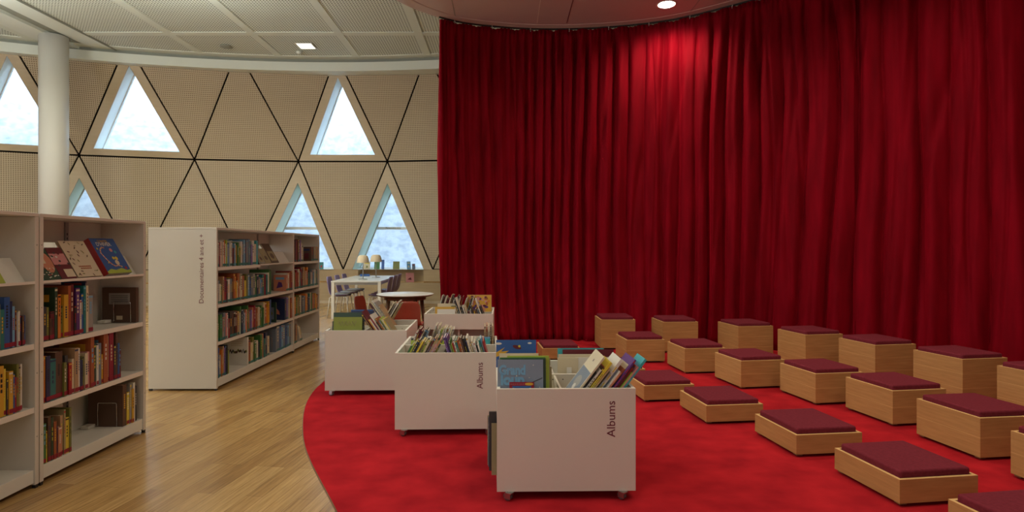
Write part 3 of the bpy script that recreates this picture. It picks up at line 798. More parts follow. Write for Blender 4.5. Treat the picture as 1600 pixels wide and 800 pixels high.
# face-out brown book with its label against the far end, and the wire bookends
def brown_art(mb, t, h, d, b):
    mb.box(-.0006, 0, d * .18, d * .80, h * .52, h * .84, 'c_grey'); mb.box(-.0008, 0, d * .40, d * .58, h * .08, h * .19, 'c_cream')
    for i in range(5): mb.box(-.0012, 0, d * .24, d * .74, h * (.56 + .05 * i), h * (.575 + .05 * i), 'c_charcoal')
book(.028, .262, .255, 'brown', 'dark brown book with a grey label panel behind a wire bookend', G, (XA - .03, 4.325, .8435), 0, 90, brown_art)
def bookend(x, y, z, label, w=.16, h=.15):
    o = thing('bookend', label, 'bookend', (x, y, z), 0, 'wire bookends')
    MB().tube([(-.03, 0, .004), (-.03, 0, h), (-.03 - w * .05, 0, h + .004), (-w, 0, h + .004), (-w - .006, 0, h), (-w - .006, 0, .10), (-w - .006, 0, .012), (-w - .05, 0, .008)], .0032, 'chrome', 8).build('wire', o)
    MB().box(-w - .09, -w - .03, -.06, .01, 0, .022, 'shelfmetal').build('clip', o, .003)
bookend(XA - .035, 4.315, .8435, 'wire bookend in front of the dark brown book, second shelf', .15, .15)
bookend(XA - .035, 4.160, .1085, 'wire bookend in front of the brown cover on the bottom shelf', .16, .17)
# face-out display on the slanted shelf
def face_out(y_right, x, z, t, h, w, c, label, art, theta=30, group='books displayed face-out on the slanted shelf', th2=None):
    th = R_(theta)
    o = book(t, h, w, c, label, group, (x, y_right, z + t * math.sin(th) * 1.0 + .001), theta, 180, art)
    return o
def words(mb, y0, y1, z0, z1, rows, m, r, e=-.0012):
    for i in range(rows):
        z = z1 - (z1 - z0) * (i + .5) / rows; y = y0 + r.uniform(0, (y1 - y0) * .1); hh = (z1 - z0) / rows * .3
        while y < y1 - .006:
            w = r.uniform(.006, .016); mb.box(e, 0, y, min(y1, y + w), z - hh, z + hh, m); y += w + .004
def art_blue(mb, t, h, d, b):
    e = -.0010
    # snow hill, dragon-like garland, stars
    mb.add([(e, 0, 0), (e, d, 0), (e, d, h * .06), (e, d * .8, h * .13), (e, d * .62, h * .09), (e, d * .35, h * .14), (e, d * .15, h * .07), (e, 0, h * .10)], [tuple(range(8))[::-1]], 'c_lime')
    pts = [(.30, .18), (.42, .22), (.55, .20), (.66, .26), (.74, .36), (.80, .47), (.85, .58), (.80, .68), (.70, .74), (.60, .72)]
    for i in range(len(pts) - 1):
        for q in range(4):
            u = q / 4; y = d * (pts[i][0] + (pts[i + 1][0] - pts[i][0]) * u); z = h * (pts[i][1] + (pts[i + 1][1] - pts[i][1]) * u)
            blob(mb, e, y, z, .007, .006, ['c_cream', 'c_orange', 'c_pink'][(i * 4 + q) % 3], 6)
    for (u, v, r_, m) in ((.40, .30, .022, 'c_cream'), (.34, .42, .016, 'c_yellow'), (.46, .43, .013, 'c_yellow'), (.38, .66, .016, 'c_pink'), (.24, .60, .013, 'c_aqua'), (.90, .70, .008, 'c_yellow'), (.76, .30, .006, 'c_yellow'), (.16, .14, .012, 'c_red')):
        blob(mb, e * 1.3, d * u, h * v, r_, r_, m, 7)
o = face_out(4.245, XA - .008, 1.203, .040, .285, .25, 'blue', 'blue winter storybook with a garland and white title on the slanted shelf', art_blue)
MB().box(.0002, .0398, d0 := .2478, .2515, 0, .285, 'c_red').build('spine', o, label='dark red spine')
def tmat(y, z): return Matrix(((0, 0, -1, 0), (-1, 0, 0, y), (0, 1, 0, z), (0, 0, 0, 1)))
text_mesh('title', "D'HIVER", .15, 'c_white', o, tmat(.21, .222), .0016, bold=.02)
text_mesh('title', "CONTES", .10, 'c_gold', o, tmat(.185, .252), .0016, bold=.02)
def art_leaf(mb, t, h, d, b):
    r = random.Random(3)
    for i in range(26):
        blob(mb, -.001, d * (.08 + .84 * r.random()), h * (.34 + .62 * r.random()) if i < 19 else h * (.03 + .14 * r.random()), .012, .0042, r.choice(['c_brown', 'c_maroon', 'c_olive', 'c_khaki']), 8, r.uniform(-1.2, 1.2))
    words(mb, d * .25, d * .75, h * .20, h * .31, 2, 'c_rust', r)
o = face_out(3.935, XA - .008, 1.203, .022, .27, .225, 'cream', 'cream book patterned with dark leaves on the slanted shelf', art_leaf)
def art_pink(mb, t, h, d, b):
    e = -.001; r = random.Random(5)
    mb.box(e, 0, 0, d, h * .45, h * .8, 'c_pink'); mb.box(e * 1.2, 0, d * .0, d * .6, h * .05, h * .3, 'c_cream')
    for i in range(8): blob(mb, e * 1.5, d * r.random() * .9 + .005, h * (.1 + .8 * r.random()), .01, .008, r.choice(['c_charcoal', 'c_maroon', 'c_white']), 7)
face_out(3.70, XA - .008, 1.203, .012, .225, .125, 'maroon', 'dark red and pink patterned book on the slanted shelf, beside the leaf-patterned one', art_pink)
def art_circus(mb, t, h, d, b):
    e = -.001; r = random.Random(8)
    blob(mb, e, d * .35, h * .55, d * .34, h * .34, 'c_salmon', 14); mb.box(e * 1.3, 0, d * .42, d * .95, h * .52, h * .88, 'c_cream')
    words(mb, d * .48, d * .9, h * .58, h * .84, 3, 'c_charcoal', r, -.002)
    for i in range(26): blob(mb, e * 1.6, d * r.random() * .95 + .003, h * .4 * r.random() + .005, .006, .004, r.choice(['c_white', 'c_green', 'c_red', 'c_cream', 'c_dgreen']), 6)
face_out(3.572, XA - .008, 1.203, .012, .215, .13, 'dgreen', 'green and salmon book with a cream title card on the slanted shelf', art_circus)
face_out(3.438, XA - .008, 1.203, .012, .16, .014, 'teal', 'small teal book at the left end of the slanted shelf', None)
# near left bookcase (right half of its shelves)
GL = 'books on the bookcase cut by the left border'
row([('slate', .02, .27), ('navy', .03, .28), ('blue', .02, .24), ('tan', .02, .25), ('teal', .025, .22), ('blue', .036, .285), ('navy', .016, .26), ('sky', .018, .23), ('maroon', .010, .21), ('white', .010, .195), ('cream', .010, .20), ('navy', .010, .175), ('brown', .014, .17), ('blue', .012, .17)],
    XA - .012, 3.06, .8435, 'second shelf, bookcase at left border', GL, TR)
row([('cream', .016, .24), ('tan', .02, .2), ('sky', .016, .21), ('white', .014, .2), ('slate', .014, .2), ('gold', .030, .28), ('yellow', .016, .26), ('charcoal', .01, .2), ('gold', .026, .24), ('blue', .010, .22), ('crimson', .016, .20), ('olive', .014, .27), ('khaki', .012, .26), ('white', .012, .265)],
    XA - .012, 3.06, .4735, 'third shelf, bookcase at left border', GL, TR)
face_out(3.17, XA - .008, 1.203, .010, .13, .14, 'lime', 'lime green book at the left border on the slanted shelf', None)

# long bookcase and the far section
G2 = 'non-fiction books on the lettered bookcases'
def auto(cols, tmin=.011, tmax=.021, hmin=.2, hmax=.28):
    out = []
    for c in cols.split():
        out.append((c, rng.uniform(tmin, tmax), rng.uniform(hmin, hmax)))
    return out
row(auto('cream grey crimson white tan white orange white lime sky blue white', .014, .024, .22, .275) , XB - .012, 5.69, 1.2135, 'top shelf, lettered bookcase near end', G2, TG, to=5.985)
row([('white', .012, .265, .24), ('maroon', .014, .19), ('sky', .012, .24), ('gold', .016, .22), ('green', .014, .25), ('olive', .02, .21), ('white', .012, .26), ('slate', .014, .26), ('sky', .014, .28), ('navy', .014, .27), ('grey', .018, .28), ('slate', .014, .29)] + auto('teal violet white cream aqua', .016, .024, .22, .28), XB - .012, 6.0, 1.2135, 'top shelf, lettered bookcase, beside slanted shelf', G2, TG, to=6.66)
row([('olive', .014, .22), ('grey', .02, .235), ('white', .02, .2), ('green', .014, .19), ('pink', .012, .19), ('tan', .018, .27), ('crimson', .03, .26), ('charcoal', .016, .22), ('white', .034, .235), ('slate', .02, .24), ('brown', .022, .24), ('rust', .022, .29), ('orange', .012, .26), ('gold', .014, .2),
     ('cream', .016, .21), ('rust', .03, .29), ('white', .012, .15)], XB - .012, 5.69, .8435, 'second shelf, lettered bookcase near half', G2, TG, to=6.22)
row(auto('cream rust yellow olive sky blue slate grey green navy tan sky blue teal crimson teal white', .02, .03, .2, .28) + [('green', .035, .30, .24)], XB - .012, 6.22, .8435, 'second shelf, lettered bookcase middle', G2, TG, to=7.02)
row(auto('salmon white rust crimson', .02, .03, .2, .26), XB - .012, 7.5, .8435, 'second shelf, lettered bookcase right end', G2, TG, to=7.72)
row([('rust', .016, .25), ('green', .02, .25), ('green', .024, .26), ('grey', .018, .23), ('slate', .02, .27), ('pink', .016, .26), ('white', .014, .26), ('crimson', .014, .2), ('charcoal', .026, .27), ('brown', .018, .27), ('black', .02, .255)] + auto('maroon tan', .016, .02, .24, .26), XB - .012, 5.69, .4735, 'third shelf, lettered bookcase near end', G2, TG, to=6.185)
def art_lines(mb, t, h, d, b):
    for i in range(4): mb.box(-.001, 0, d * .15, d * .8, h * (.5 + .1 * i), h * (.512 + .1 * i), 'c_tan')
    r = random.Random(2)
    for i in range(9): blob(mb, -.001, d * (.12 + .09 * i), h * (.22 + .05 * r.random()), .012, .012, r.choice(['c_charcoal', 'c_brown', 'c_olive']), 7)
book(.012, .235, .25, 'white', 'white picnic-drawing cover facing the aisle gap on the third shelf', G2, (XB - .02, 6.20, .4735), 0, 90, art_lines)
row(auto('green navy slate sky pink salmon green rust slate violet white salmon crimson white rust tan', .018, .024, .2, .3), XB - .012, 6.215, .4735, 'third shelf, lettered bookcase middle', G2, TG, to=6.66)
row(auto('cream olive green green cream rust orange gold', .024, .032, .2, .29), XB - .012, 6.66, .4735, 'third shelf, lettered bookcase past its middle', G2, TG, to=6.98)
def art_sub(mb, t, h, d, b):
    mb.box(-.001, 0, d * .1, d * .9, h * .15, h * .75, 'c_slate'); blob(mb, -.0016, d * .4, h * .45, d * .25, h * .14, 'c_olive', 10); blob(mb, -.002, d * .65, h * .3, .02, .02, 'c_cream', 8)
book(.03, .30, .25, 'blue', 'tall blue cover facing out behind the orange books, third shelf', G2, (XB - .03, 7.02, .4735), 0, 90, None)
book(.02, .25, .25, 'dgreen', 'dark green cover with an oval picture facing out, third shelf', G2, (XB - .03, 7.20, .4735), 0, 90, art_sub)
row(auto('navy violet grey cream rust', .03, .04, .26, .31), XB - .012, 7.46, .4735, 'third shelf, lettered bookcase right end', G2, TG, to=7.72)
row([('red', .016, .18), ('slate', .016, .29), ('blue', .014, .3), ('grey', .055, .22), ('orange', .012, .27), ('salmon', .014, .22), ('tan', .018, .3), ('violet', .018, .28), ('navy', .014, .3), ('purple', .018, .25), ('charcoal', .02, .30)], XB - .012, 5.69, .1085, 'bottom shelf, lettered bookcase near end', G2, TG, to=5.925)
def art_lime(mb, t, h, d, b):
    blob(mb, -.001, d * .5, h * .35, d * .3, h * .2, 'c_yellow', 12); blob(mb, -.0012, d * .7, h * .75, .03, .03, 'c_violet', 9)
book(.01, .24, .17, 'lime', 'lime green cover facing out on the bottom shelf', G2, (XB - .02, 5.94, .1085), 0, 90, art_lime)
def art_pic(mb, t, h, d, b):
    r = random.Random(12)
    mb.box(-.001, 0, 0, d, 0, h * .42, 'c_white')
    for i in range(16): blob(mb, -.0016, d * (.06 + .055 * i), h * (.46 + .08 * r.random()), .010, .016, r.choice(['c_charcoal', 'c_brown', 'c_olive', 'c_grey']), 7)
    for i in range(3): mb.box(-.0016, 0, d * .2, d * .7, h * (.7 + .07 * i), h * (.71 + .07 * i), 'c_tan')
book(.03, .31, .26, 'white', 'large white cover with small figures facing out, bottom shelf', G2, (XB - .012, 6.36, .1085), 0, 90, art_pic)
row(auto('rust cream olive green white charcoal green salmon teal navy cream', .022, .03, .2, .29), XB - .012, 6.41, .1085, 'bottom shelf, lettered bookcase middle', G2, TG, to=6.97)
book(.03, .29, .25, 'slate', 'large slate blue cover behind a wire bookend, bottom shelf', G2, (XB - .02, 7.17, .1085), 0, 90, None)
bookend(XB - .03, 7.155, .1085, 'wire bookend in front of the slate blue cover, bottom shelf', .17, .18)
row([('slate', .04, .31), ('blue', .03, .3), ('sky', .03, .31), ('slate', .04, .3), ('blue', .035, .31), ('sky', .03, .3), ('slate', .04, .31)], XB - .012, 7.21, .1085, 'bottom shelf, lettered bookcase right end', G2, TG, to=7.7)
def art_brown2(mb, t, h, d, b):
    mb.box(-.001, 0, d * .1, d * .9, h * .1, h * .6, 'c_khaki'); blob(mb, -.0016, d * .5, h * .35, d * .25, h * .15, 'c_brown', 9)
face_out(7.25, XB - .008, 1.213, .02, .27, .22, 'brown', 'brown cover on the slanted shelf of the lettered bookcase, rightmost', art_brown2, group='books on the far slanted shelf')
face_out(7.01, XB - .008, 1.213, .02, .20, .16, 'khaki', 'khaki cover on the slanted shelf of the lettered bookcase, middle one', art_brown2, group='books on the far slanted shelf')
face_out(6.84, XB - .008, 1.213, .02, .18, .13, 'grey', 'grey cover on the slanted shelf of the lettered bookcase, leftmost', art_brown2, group='books on the far slanted shelf')
row([('green', .03, .29), ('maroon', .05, .30), ('crimson', .05, .3), ('brown', .05, .31), ('white', .04, .28), ('violet', .03, .3), ('white', .03, .26), ('cream', .03, .2)], XB - .012, 7.79, 1.2135, 'top shelf of the far section', G2, TG, to=8.13)
book(.02, .22, .25, 'khaki', 'khaki patterned cover facing out on the far top shelf', G2, (XB - .02, 8.14, 1.2135), 0, 90, art_brown2)
row(auto('brown grey tan', .05, .07, .2, .24), XB - .012, 8.5, 1.2135, 'top shelf of the far section, right end', G2, TG, to=8.78)
row(auto('green rust crimson rust white teal crimson maroon cream tan tan salmon orange', .03, .045, .22, .29), XB - .012, 7.79, .8435, 'second shelf of the far section', G2, TG, to=8.36)
row(auto('teal charcoal white slate sky white teal grey', .035, .045, .2, .25), XB - .012, 8.37, .8435, 'second shelf of the far section, right end', G2, TG, to=8.78)
row(auto('salmon orange green tan olive white charcoal slate slate orange tan navy teal cream green salmon rust gold orange tan', .035, .05, .22, .28), XB - .012, 7.79, .4735, 'third shelf of the far section', G2, TG, to=8.79)
row(auto('brown tan', .05, .06, .24, .26), XB - .012, 7.79, .1085, 'bottom shelf of the far section', G2, TG)
leanrow([('white', .03, .24), ('cream', .03, .22), ('grey', .03, .2)], XB - .012, 8.02, .1085, -24, 'bottom shelf of the far section', G2, TG, 2)

# ------------------------------------------------------------------ ALBUM BINS
BW, BD = .77, .82
def bin_mesh(label, loc, rz):
    t = thing('book_bin', label, 'book bin', loc, R_(rz), 'white wheeled picture-book bins')
    e = .018; zb, zt = .047, .614
    for y in (0, BD - e): MB().box(0, BW, y, y + e, zb, zt - .001, 'white').box(0, BW, y, y + e, zt - .001, zt, 'white_edge').build('end_panel', t)
    for x in (0, BW - e): MB().box(x, x + e, e, BD - e, .43, zt - .001, 'white').box(x, x + e, e, BD - e, zt - .001, zt, 'white_edge').build('side_board', t)
    MB().box(.0, BW, e, BD - e, zb, zb + e, 'white').build('bottom_board', t)
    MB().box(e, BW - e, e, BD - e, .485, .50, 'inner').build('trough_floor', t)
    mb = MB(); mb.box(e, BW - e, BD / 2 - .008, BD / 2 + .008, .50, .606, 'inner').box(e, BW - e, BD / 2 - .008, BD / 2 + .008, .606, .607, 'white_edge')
    for j in range(10):
        mb.lathe([(.004, 0), (.004, .0006), (0, .0006)], 'black', 8, Matrix.Translation((.10 + j * .063, BD / 2 - .008, .575)) @ Matrix.Rotation(R_(90), 4, 'X'))
    mb.build('cross_divider', t)
    for ya, yb in ((e, BD / 2 - .008), (BD / 2 + .008, BD - e)):
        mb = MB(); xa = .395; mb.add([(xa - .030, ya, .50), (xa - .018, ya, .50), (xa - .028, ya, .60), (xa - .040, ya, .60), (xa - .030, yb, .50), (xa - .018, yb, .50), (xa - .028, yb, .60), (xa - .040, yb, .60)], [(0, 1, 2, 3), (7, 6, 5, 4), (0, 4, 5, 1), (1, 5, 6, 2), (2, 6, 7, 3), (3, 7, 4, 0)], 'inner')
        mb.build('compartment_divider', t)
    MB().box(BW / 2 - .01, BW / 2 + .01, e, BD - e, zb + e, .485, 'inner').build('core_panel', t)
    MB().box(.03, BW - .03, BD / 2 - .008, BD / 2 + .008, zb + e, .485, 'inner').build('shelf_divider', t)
    for x in (.07, BW - .07):
        for y in (-.006, BD - .03):
            Tc = Matrix.Translation((x, y, 0)) @ Matrix.Rotation(R_(55 if x < .3 else 40), 4, 'Z')
            c = MB().box(-.018, .018, -.018, .018, .040, .0465, 'alu', Tc).box(-.0145, -.0125, -.012, .026, .012, .041, 'alu', Tc).box(.0125, .0145, -.012, .026, .012, .041, 'alu', Tc).build('caster', t, label='small grey swivel caster')
            Tw = Tc @ Matrix.Translation((0, .012, .0235)) @ Matrix.Rotation(R_(90), 4, 'Y')
            w = MB().lathe([(.006, -.0115), (.021, -.0115), (.0235, -.007), (.0235, .007), (.021, .0115), (.006, .0115)], 'rubber', 20, Tw); w.lathe([(.0, -.012), (.010, -.012), (.010, .012), (0, .012)], 'alu', 12, Tw)
            w.build('wheel', c)
    return t
FZ = .0085
binF = bin_mesh('nearest white book bin on wheels with Albums lettering, in front of the others', (-.041, 3.18, FZ), 1.2)
bin2 = bin_mesh('white book bin on wheels with Albums lettering, second nearest, full of small books', (-.812, 4.27, FZ), 1.8)
bin3 = bin_mesh('leftmost white book bin, standing at the carpet edge with a green album inside', (-1.695, 5.44, FZ), 1.5)
bin4 = bin_mesh('farthest white book bin by the curtain with an orange flowery book', (-.132, 6.83, FZ), 90)
def albums(parent, x, z0, L):
    T = Matrix.Translation((x, -.0002, z0)) @ Matrix(((0, -1, 0, 0), (0, 0, -1, 0), (1, 0, 0, 0), (0, 0, 0, 1)))
    text_mesh('lettering', 'Albums', L, 'letter', parent, T)['label'] = 'maroon word Albums reading upwards'
albums(binF, .655, .345, .200)
albums(bin2, .652, .345, .196)

ZF = .50 + FZ + .0015
def cut(h, theta): return max(.125 + .03 * ((h * 97) % 1), h - .112 / math.cos(R_(theta)))
def inbin(bin_, lx, ly, t, h, d, c, label, theta, mode, art='spine', group='books in the wheeled bins', dz=0, extra=0):
    """mode 'x': boards face +-X, thickness along X ; mode 'f': cover faces the camera side of the bin"""
    h = cut(h, theta) if mode == 'f' else (h - .09 if (bin_ is bin2 and h > .27) else h - .025 if bin_ is bin2 else h); th = R_(theta); zz = ZF + dz + (t * math.sin(th) if theta > 0 else 0) + .001
    b = bin_.matrix_basis if True else None
    p = Matrix.Translation(bin_.location) @ Matrix.Rotation(bin_.rotation_euler.z, 4, 'Z') @ Vector((lx, ly, 0))
    rz = math.degrees(bin_.rotation_euler.z) + (0 if mode == 'x' else 90) + extra
    return book(t, h, d, c, label, group, (p.x, p.y, zz), theta, rz, art)
def stack_x(bin_, lx, ly, theta, specs, where, i0=0, gap=.002, group='books in the wheeled bins'):
    x = lx
    for i, s_ in enumerate(specs):
        c, t, h = s_[:3]; d = s_[3] if len(s_) > 3 else rng.uniform(.17, .25)
        inbin(bin_, x, ly + rng.uniform(0, .03), t, h, d, c, '%s %s book, %s from left, %s' % (sizeword(t, h), NAME.get(c, c), ORD[i + i0], where), theta, 'x', group=group)
        x += t / math.cos(R_(theta)) + gap
    return x
def stack_f(bin_, lx, ly, specs, where, theta=8, group='books in the wheeled bins', arts={}):
    """front-to-back pile of books whose covers face the camera; lx = right edge"""
    y = ly
    for i, s_ in enumerate(specs):
        c, t, h, w = s_[:4]; dx = s_[4] if len(s_) > 4 else 0
        o = inbin(bin_, lx + dx, y, t, h, w, c, '%s book, %s from the front in %s' % (NAME.get(c, c), ORD[i], where) if i not in arts else arts[i][0], theta, 'f', arts[i][1] if i in arts else 'spine', group=group)
        if i in arts and len(arts[i]) > 2: arts[i][2](o)
        y += t / math.cos(R_(theta)) + .003
    return y
GF = 'books in the nearest bin'
def art_loup(mb, t, h, d, b):
    r = random.Random(4)
    for i in range(16): blob(mb, -.001, d * r.random() * .94 + .004, h * (.05 + .9 * r.random()), .003, .003, 'c_white', 6)
    mb.add([(-.001, d * .02, h * .62), (-.001, d * .30, h * .50), (-.001, d * .30, h * .485), (-.001, d * .02, h * .60)], [(0, 3, 2, 1)], 'c_charcoal')
def loup_text(o):
    text_mesh('title', 'Grand', .150, 'c_sky', o, tmat(.250, .178), .0016, bold=.05, ky=1.25)
    text_mesh('title', 'loup', .135, 'c_sky', o, tmat(.240, .122), .0016, bold=.05, ky=1.1)
def art_rom(mb, t, h, d, b):
    e = -.001
    mb.box(e, 0, d * .12, d * .88, 0, h * .86, 'c_blue'); blob(mb, e * 1.4, d * .5, h * .48, d * .30, h * .26, 'c_crimson', 18)
    blob(mb, e * 1.6, d * .16, h * .66, .014, .018, 'c_cream', 9); blob(mb, e * 1.6, d * .84, h * .66, .014, .018, 'c_cream', 9)
    blob(mb, e * 1.8, d * .2, h * .93, .024, .008, 'c_gold', 12)
    r = random.Random(9); words(mb, d * .25, d * .75, h * .55, h * .62, 1, 'c_gold', r, -.002); words(mb, d * .38, d * .62, h * .67, h * .72, 1, 'c_white', r, -.002)
    for i in range(12): blob(mb, e * 1.5, d * (.05 + .08 * i), h * .93, .0018, .0018, 'c_white', 5)
inbin(binF, .208, .022, .010, .232, .138, 'crimson', 'small red book with a round emblem, in front of the snowy blue album', 6, 'f', art_rom, GF)
o = inbin(binF, .262, .046, .012, .372, .258, 'greyblue', 'large grey-blue album titled Grand loup in the nearest bin', 6, 'f', art_loup, GF); loup_text(o)
stack_f(binF, .278, .064, [('dgreen', .012, .375, .25), ('green', .014, .378, .26), ('lime', .010, .385, .24, .022), ('khaki', .014, .37, .25, .03), ('cream', .012, .3, .22, .03), ('teal', .014, .36, .25, -.01), ('grey', .012, .34, .25), ('olive', .012, .36, .25, .02)], 'the nearest bin, left pile', 5, GF)
stack_f(binF, .325, .20, [('khaki', .016, .30, .25), ('yellow', .012, .27, .2)], 'the nearest bin behind the green pile', 5, GF)
stack_f(binF, .270, .445, [('khaki', .014, .27, .24), ('grey', .012, .30, .22), ('cream', .012, .33, .25, .0)], 'the nearest bin, rear left pile', 5, GF)
def art_rocket(mb, t, h, d, b):
    e = -.001; mb.add([(e, d, h * .72), (e, d * .78, h * .84), (e, d * .88, h * .74), (e, d * .68, h * .76), (e, d * .8, h * .68), (e, d, h * .62)], [tuple(range(6))], 'c_gold')
    blob(mb, e, d * .48, h * .84, .03, .012, 'c_maroon', 10, .3); blob(mb, e * 1.4, d * .42, h * .86, .008, .008, 'c_yellow', 8); blob(mb, e, d * .94, h * .92, .022, .008, 'c_white', 9); blob(mb, e, d * .16, h * .93, .014, .006, 'c_white', 9)
inbin(binF, .262, .57, .014, .40, .262, 'blue', 'bright blue book with a yellow flame on its cover, rear of the nearest bin', 5, 'f', art_rocket, GF)
# rear right: white volumes and dark ones behind
def art_plain(mb, t, h, d, b): mb.box(-.0008, 0, d * .0, d * .70, 0, h, 'c_white')
inbin(binF, .760, .455, .022, .305, .255, 'white', 'plain white landscape album standing in the rear of the nearest bin, right one', 4, 'f', art_plain, GF)
inbin(binF, .520, .452, .020, .305, .130, 'cream', 'narrow cream album beside the plain white one in the nearest bin', 4, 'f', None, GF)
inbin(binF, .475, .430, .012, .25, .030, 'white', 'slim white booklet standing before the cream album', 4, 'f', None, GF)
inbin(binF, .680, .495, .012, .32, .28, 'cream', 'cream book with a red corner behind the white album', 4, 'f', None, GF)
inbin(binF, .760, .520, .014, .345, .33, 'maroon', 'wide dark red album behind the white album, rear of the nearest bin', 4, 'f', None, GF)
inbin(binF, .700, .54, .014, .35, .30, 'aqua', 'aqua edged album, rearmost in the right of the nearest bin', 4, 'f', None, GF)
# front right: slanted pile
def art_ship(mb, t, h, d, b): mb.box(-.001, 0, d * .04, d * .96, h * .02, h * .66, 'c_slate'); blob(mb, -.0014, d * .5, h * .40, d * .25, h * .12, 'c_grey', 12); blob(mb, -.0018, d * .5, h * .3, .03, .02, 'c_white', 9); blob(mb, -.0018, d * .5, h * .84, .01, .01, 'c_brown', 8)
x = .40
inbin(binF, .384, .03, .010, .35, .26, 'cream', 'cream-topped book with a grey ship picture, first of the slanted pile', 38, 'x', art_ship, GF)
stack_x(binF, .400, .03, 38, [('grey', .008, .22), ('charcoal', .006, .24), ('white', .010, .26), ('brown', .010, .27), ('yellow', .014, .31), ('tan', .008, .27), ('khaki', .010, .25), ('grey', .008, .24), ('white', .018, .325), ('slate', .010, .25), ('white', .008, .25), ('salmon', .008, .24), ('rust', .012, .26),
        ('purple', .010, .33), ('dgreen', .010, .28), ('red', .010, .29), ('lime', .006, .24), ('pink', .008, .28), ('aqua', .014, .33)], 'the nearest bin\'s slanted pile', 1, .0005, GF)
# books standing in the open side shelves of the nearest bin
def side_books(bin_, left, specs, where, group):
    for i, (c, t, h, ly, out) in enumerate(specs):
        p = Matrix.Translation(bin_.location) @ Matrix.Rotation(bin_.rotation_euler.z, 4, 'Z') @ Vector(((.0 - out) if left else (BW + out), ly, 0))
        rz = math.degrees(bin_.rotation_euler.z)
        book(t, h, .19, c, '%s book, %s from front in %s' % (NAME.get(c, c), ORD[i], where), group, (p.x, p.y, .065 + FZ + .001), 0, rz - 90 if left else rz + 90)
side_books(binF, True, [('khaki', .016, .30, .36, .055), ('slate', .014, .30, .33, .05), ('blue', .016, .22, .30, .025), ('charcoal', .016, .35, .27, .045), ('khaki', .012, .30, .20, .03)], 'the left side shelf of the nearest bin', 'books in the side shelves of the nearest bin')
side_books(binF, False, [('brown', .02, .30, .30, .05), ('maroon', .018, .28, .34, .045), ('charcoal', .014, .29, .40, .04)], 'the right side shelf of the nearest bin', 'books in the side shelves of the nearest bin')
# second bin
G_2 = 'books in the second nearest bin'
stack_x(bin2, .03, .03, 28, [('green', .012, .2), ('lime', .012, .22), ('navy', .014, .25), ('charcoal', .010, .22), ('yellow', .014, .24), ('khaki', .012, .23), ('lime', .01, .22), ('cream', .012, .25), ('brown', .010, .24), ('maroon', .012, .26), ('tan', .010, .27), ('pink', .012, .28), ('salmon', .010, .25), ('dgreen', .012, .23)], 'front left of the second bin', 0, .003, G_2)
stack_x(bin2, .415, .03, -16, [('violet', .014, .25), ('purple', .010, .25), ('green', .01, .22), ('lime', .008, .2), ('red', .01, .21), ('white', .01, .24), ('teal', .012, .23), ('rust', .01, .23), ('orange', .010, .22), ('brown', .012, .25), ('black', .014, .24), ('navy', .01, .22), ('white', .012, .25), ('cream', .01, .2),
        ('white', .012, .22), ('white', .012, .21), ('charcoal', .008, .19), ('white', .012, .2), ('teal', .012, .23), ('sky', .01, .24), ('red', .01, .22)], 'front right of the second bin', 0, .003, G_2)
stack_f(bin2, .33, .44, [('lime', .012, .24, .27), ('charcoal', .014, .255, .27)], 'rear left of the second bin', 6, G_2)
stack_f(bin2, .43, .47, [('white', .012, .27, .05), ('cream', .012, .27, .06, -.02)], 'the narrow middle of the second bin', 6, G_2)
stack_x(bin2, .03, .45, 20, [('white', .012, .3), ('maroon', .014, .33), ('crimson', .012, .31), ('tan', .012, .28), ('charcoal', .012, .26), ('slate', .012, .25)], 'rear left corner of the second bin', 0, .004, G_2)
stack_x(bin2, .17, .60, 18, [('white', .012, .27), ('grey', .01, .28), ('cream', .012, .27), ('white', .012, .29), ('lime', .01, .3), ('cream', .012, .31), ('white', .012, .31), ('khaki', .010, .3), ('white', .012, .31), ('cream', .012, .30), ('white', .01, .3)], 'back of the second bin', 0, .004, G_2)
stack_f(bin2, .71, .50, [('aqua', .012, .24, .11), ('sky', .012, .255, .10)], 'rear right of the second bin', 6, G_2)
stack_x(bin2, .66, .68, 0, [('tan', .012, .24), ('rust', .01, .25), ('cream', .012, .24), ('brown', .01, .25), ('tan', .012, .24)], 'rear right corner of the second bin', 0, .006, G_2)
side_books(bin2, False, [('khaki', .016, .30, .15, .06), ('charcoal', .014, .30, .20, .07), ('tan', .016, .32, .26, .05), ('yellow', .014, .30, .50, .07), ('red', .014, .34, .62, .09), ('white', .014, .32, .70, .08)], 'the right side shelf of the second bin', 'books in the side shelf of the second bin')
side_books(bin2, True, [('tan', .016, .28, .30, .04), ('white', .014, .27, .36, .05)], 'the left side shelf of the second bin', 'books in the side shelf of the second bin')
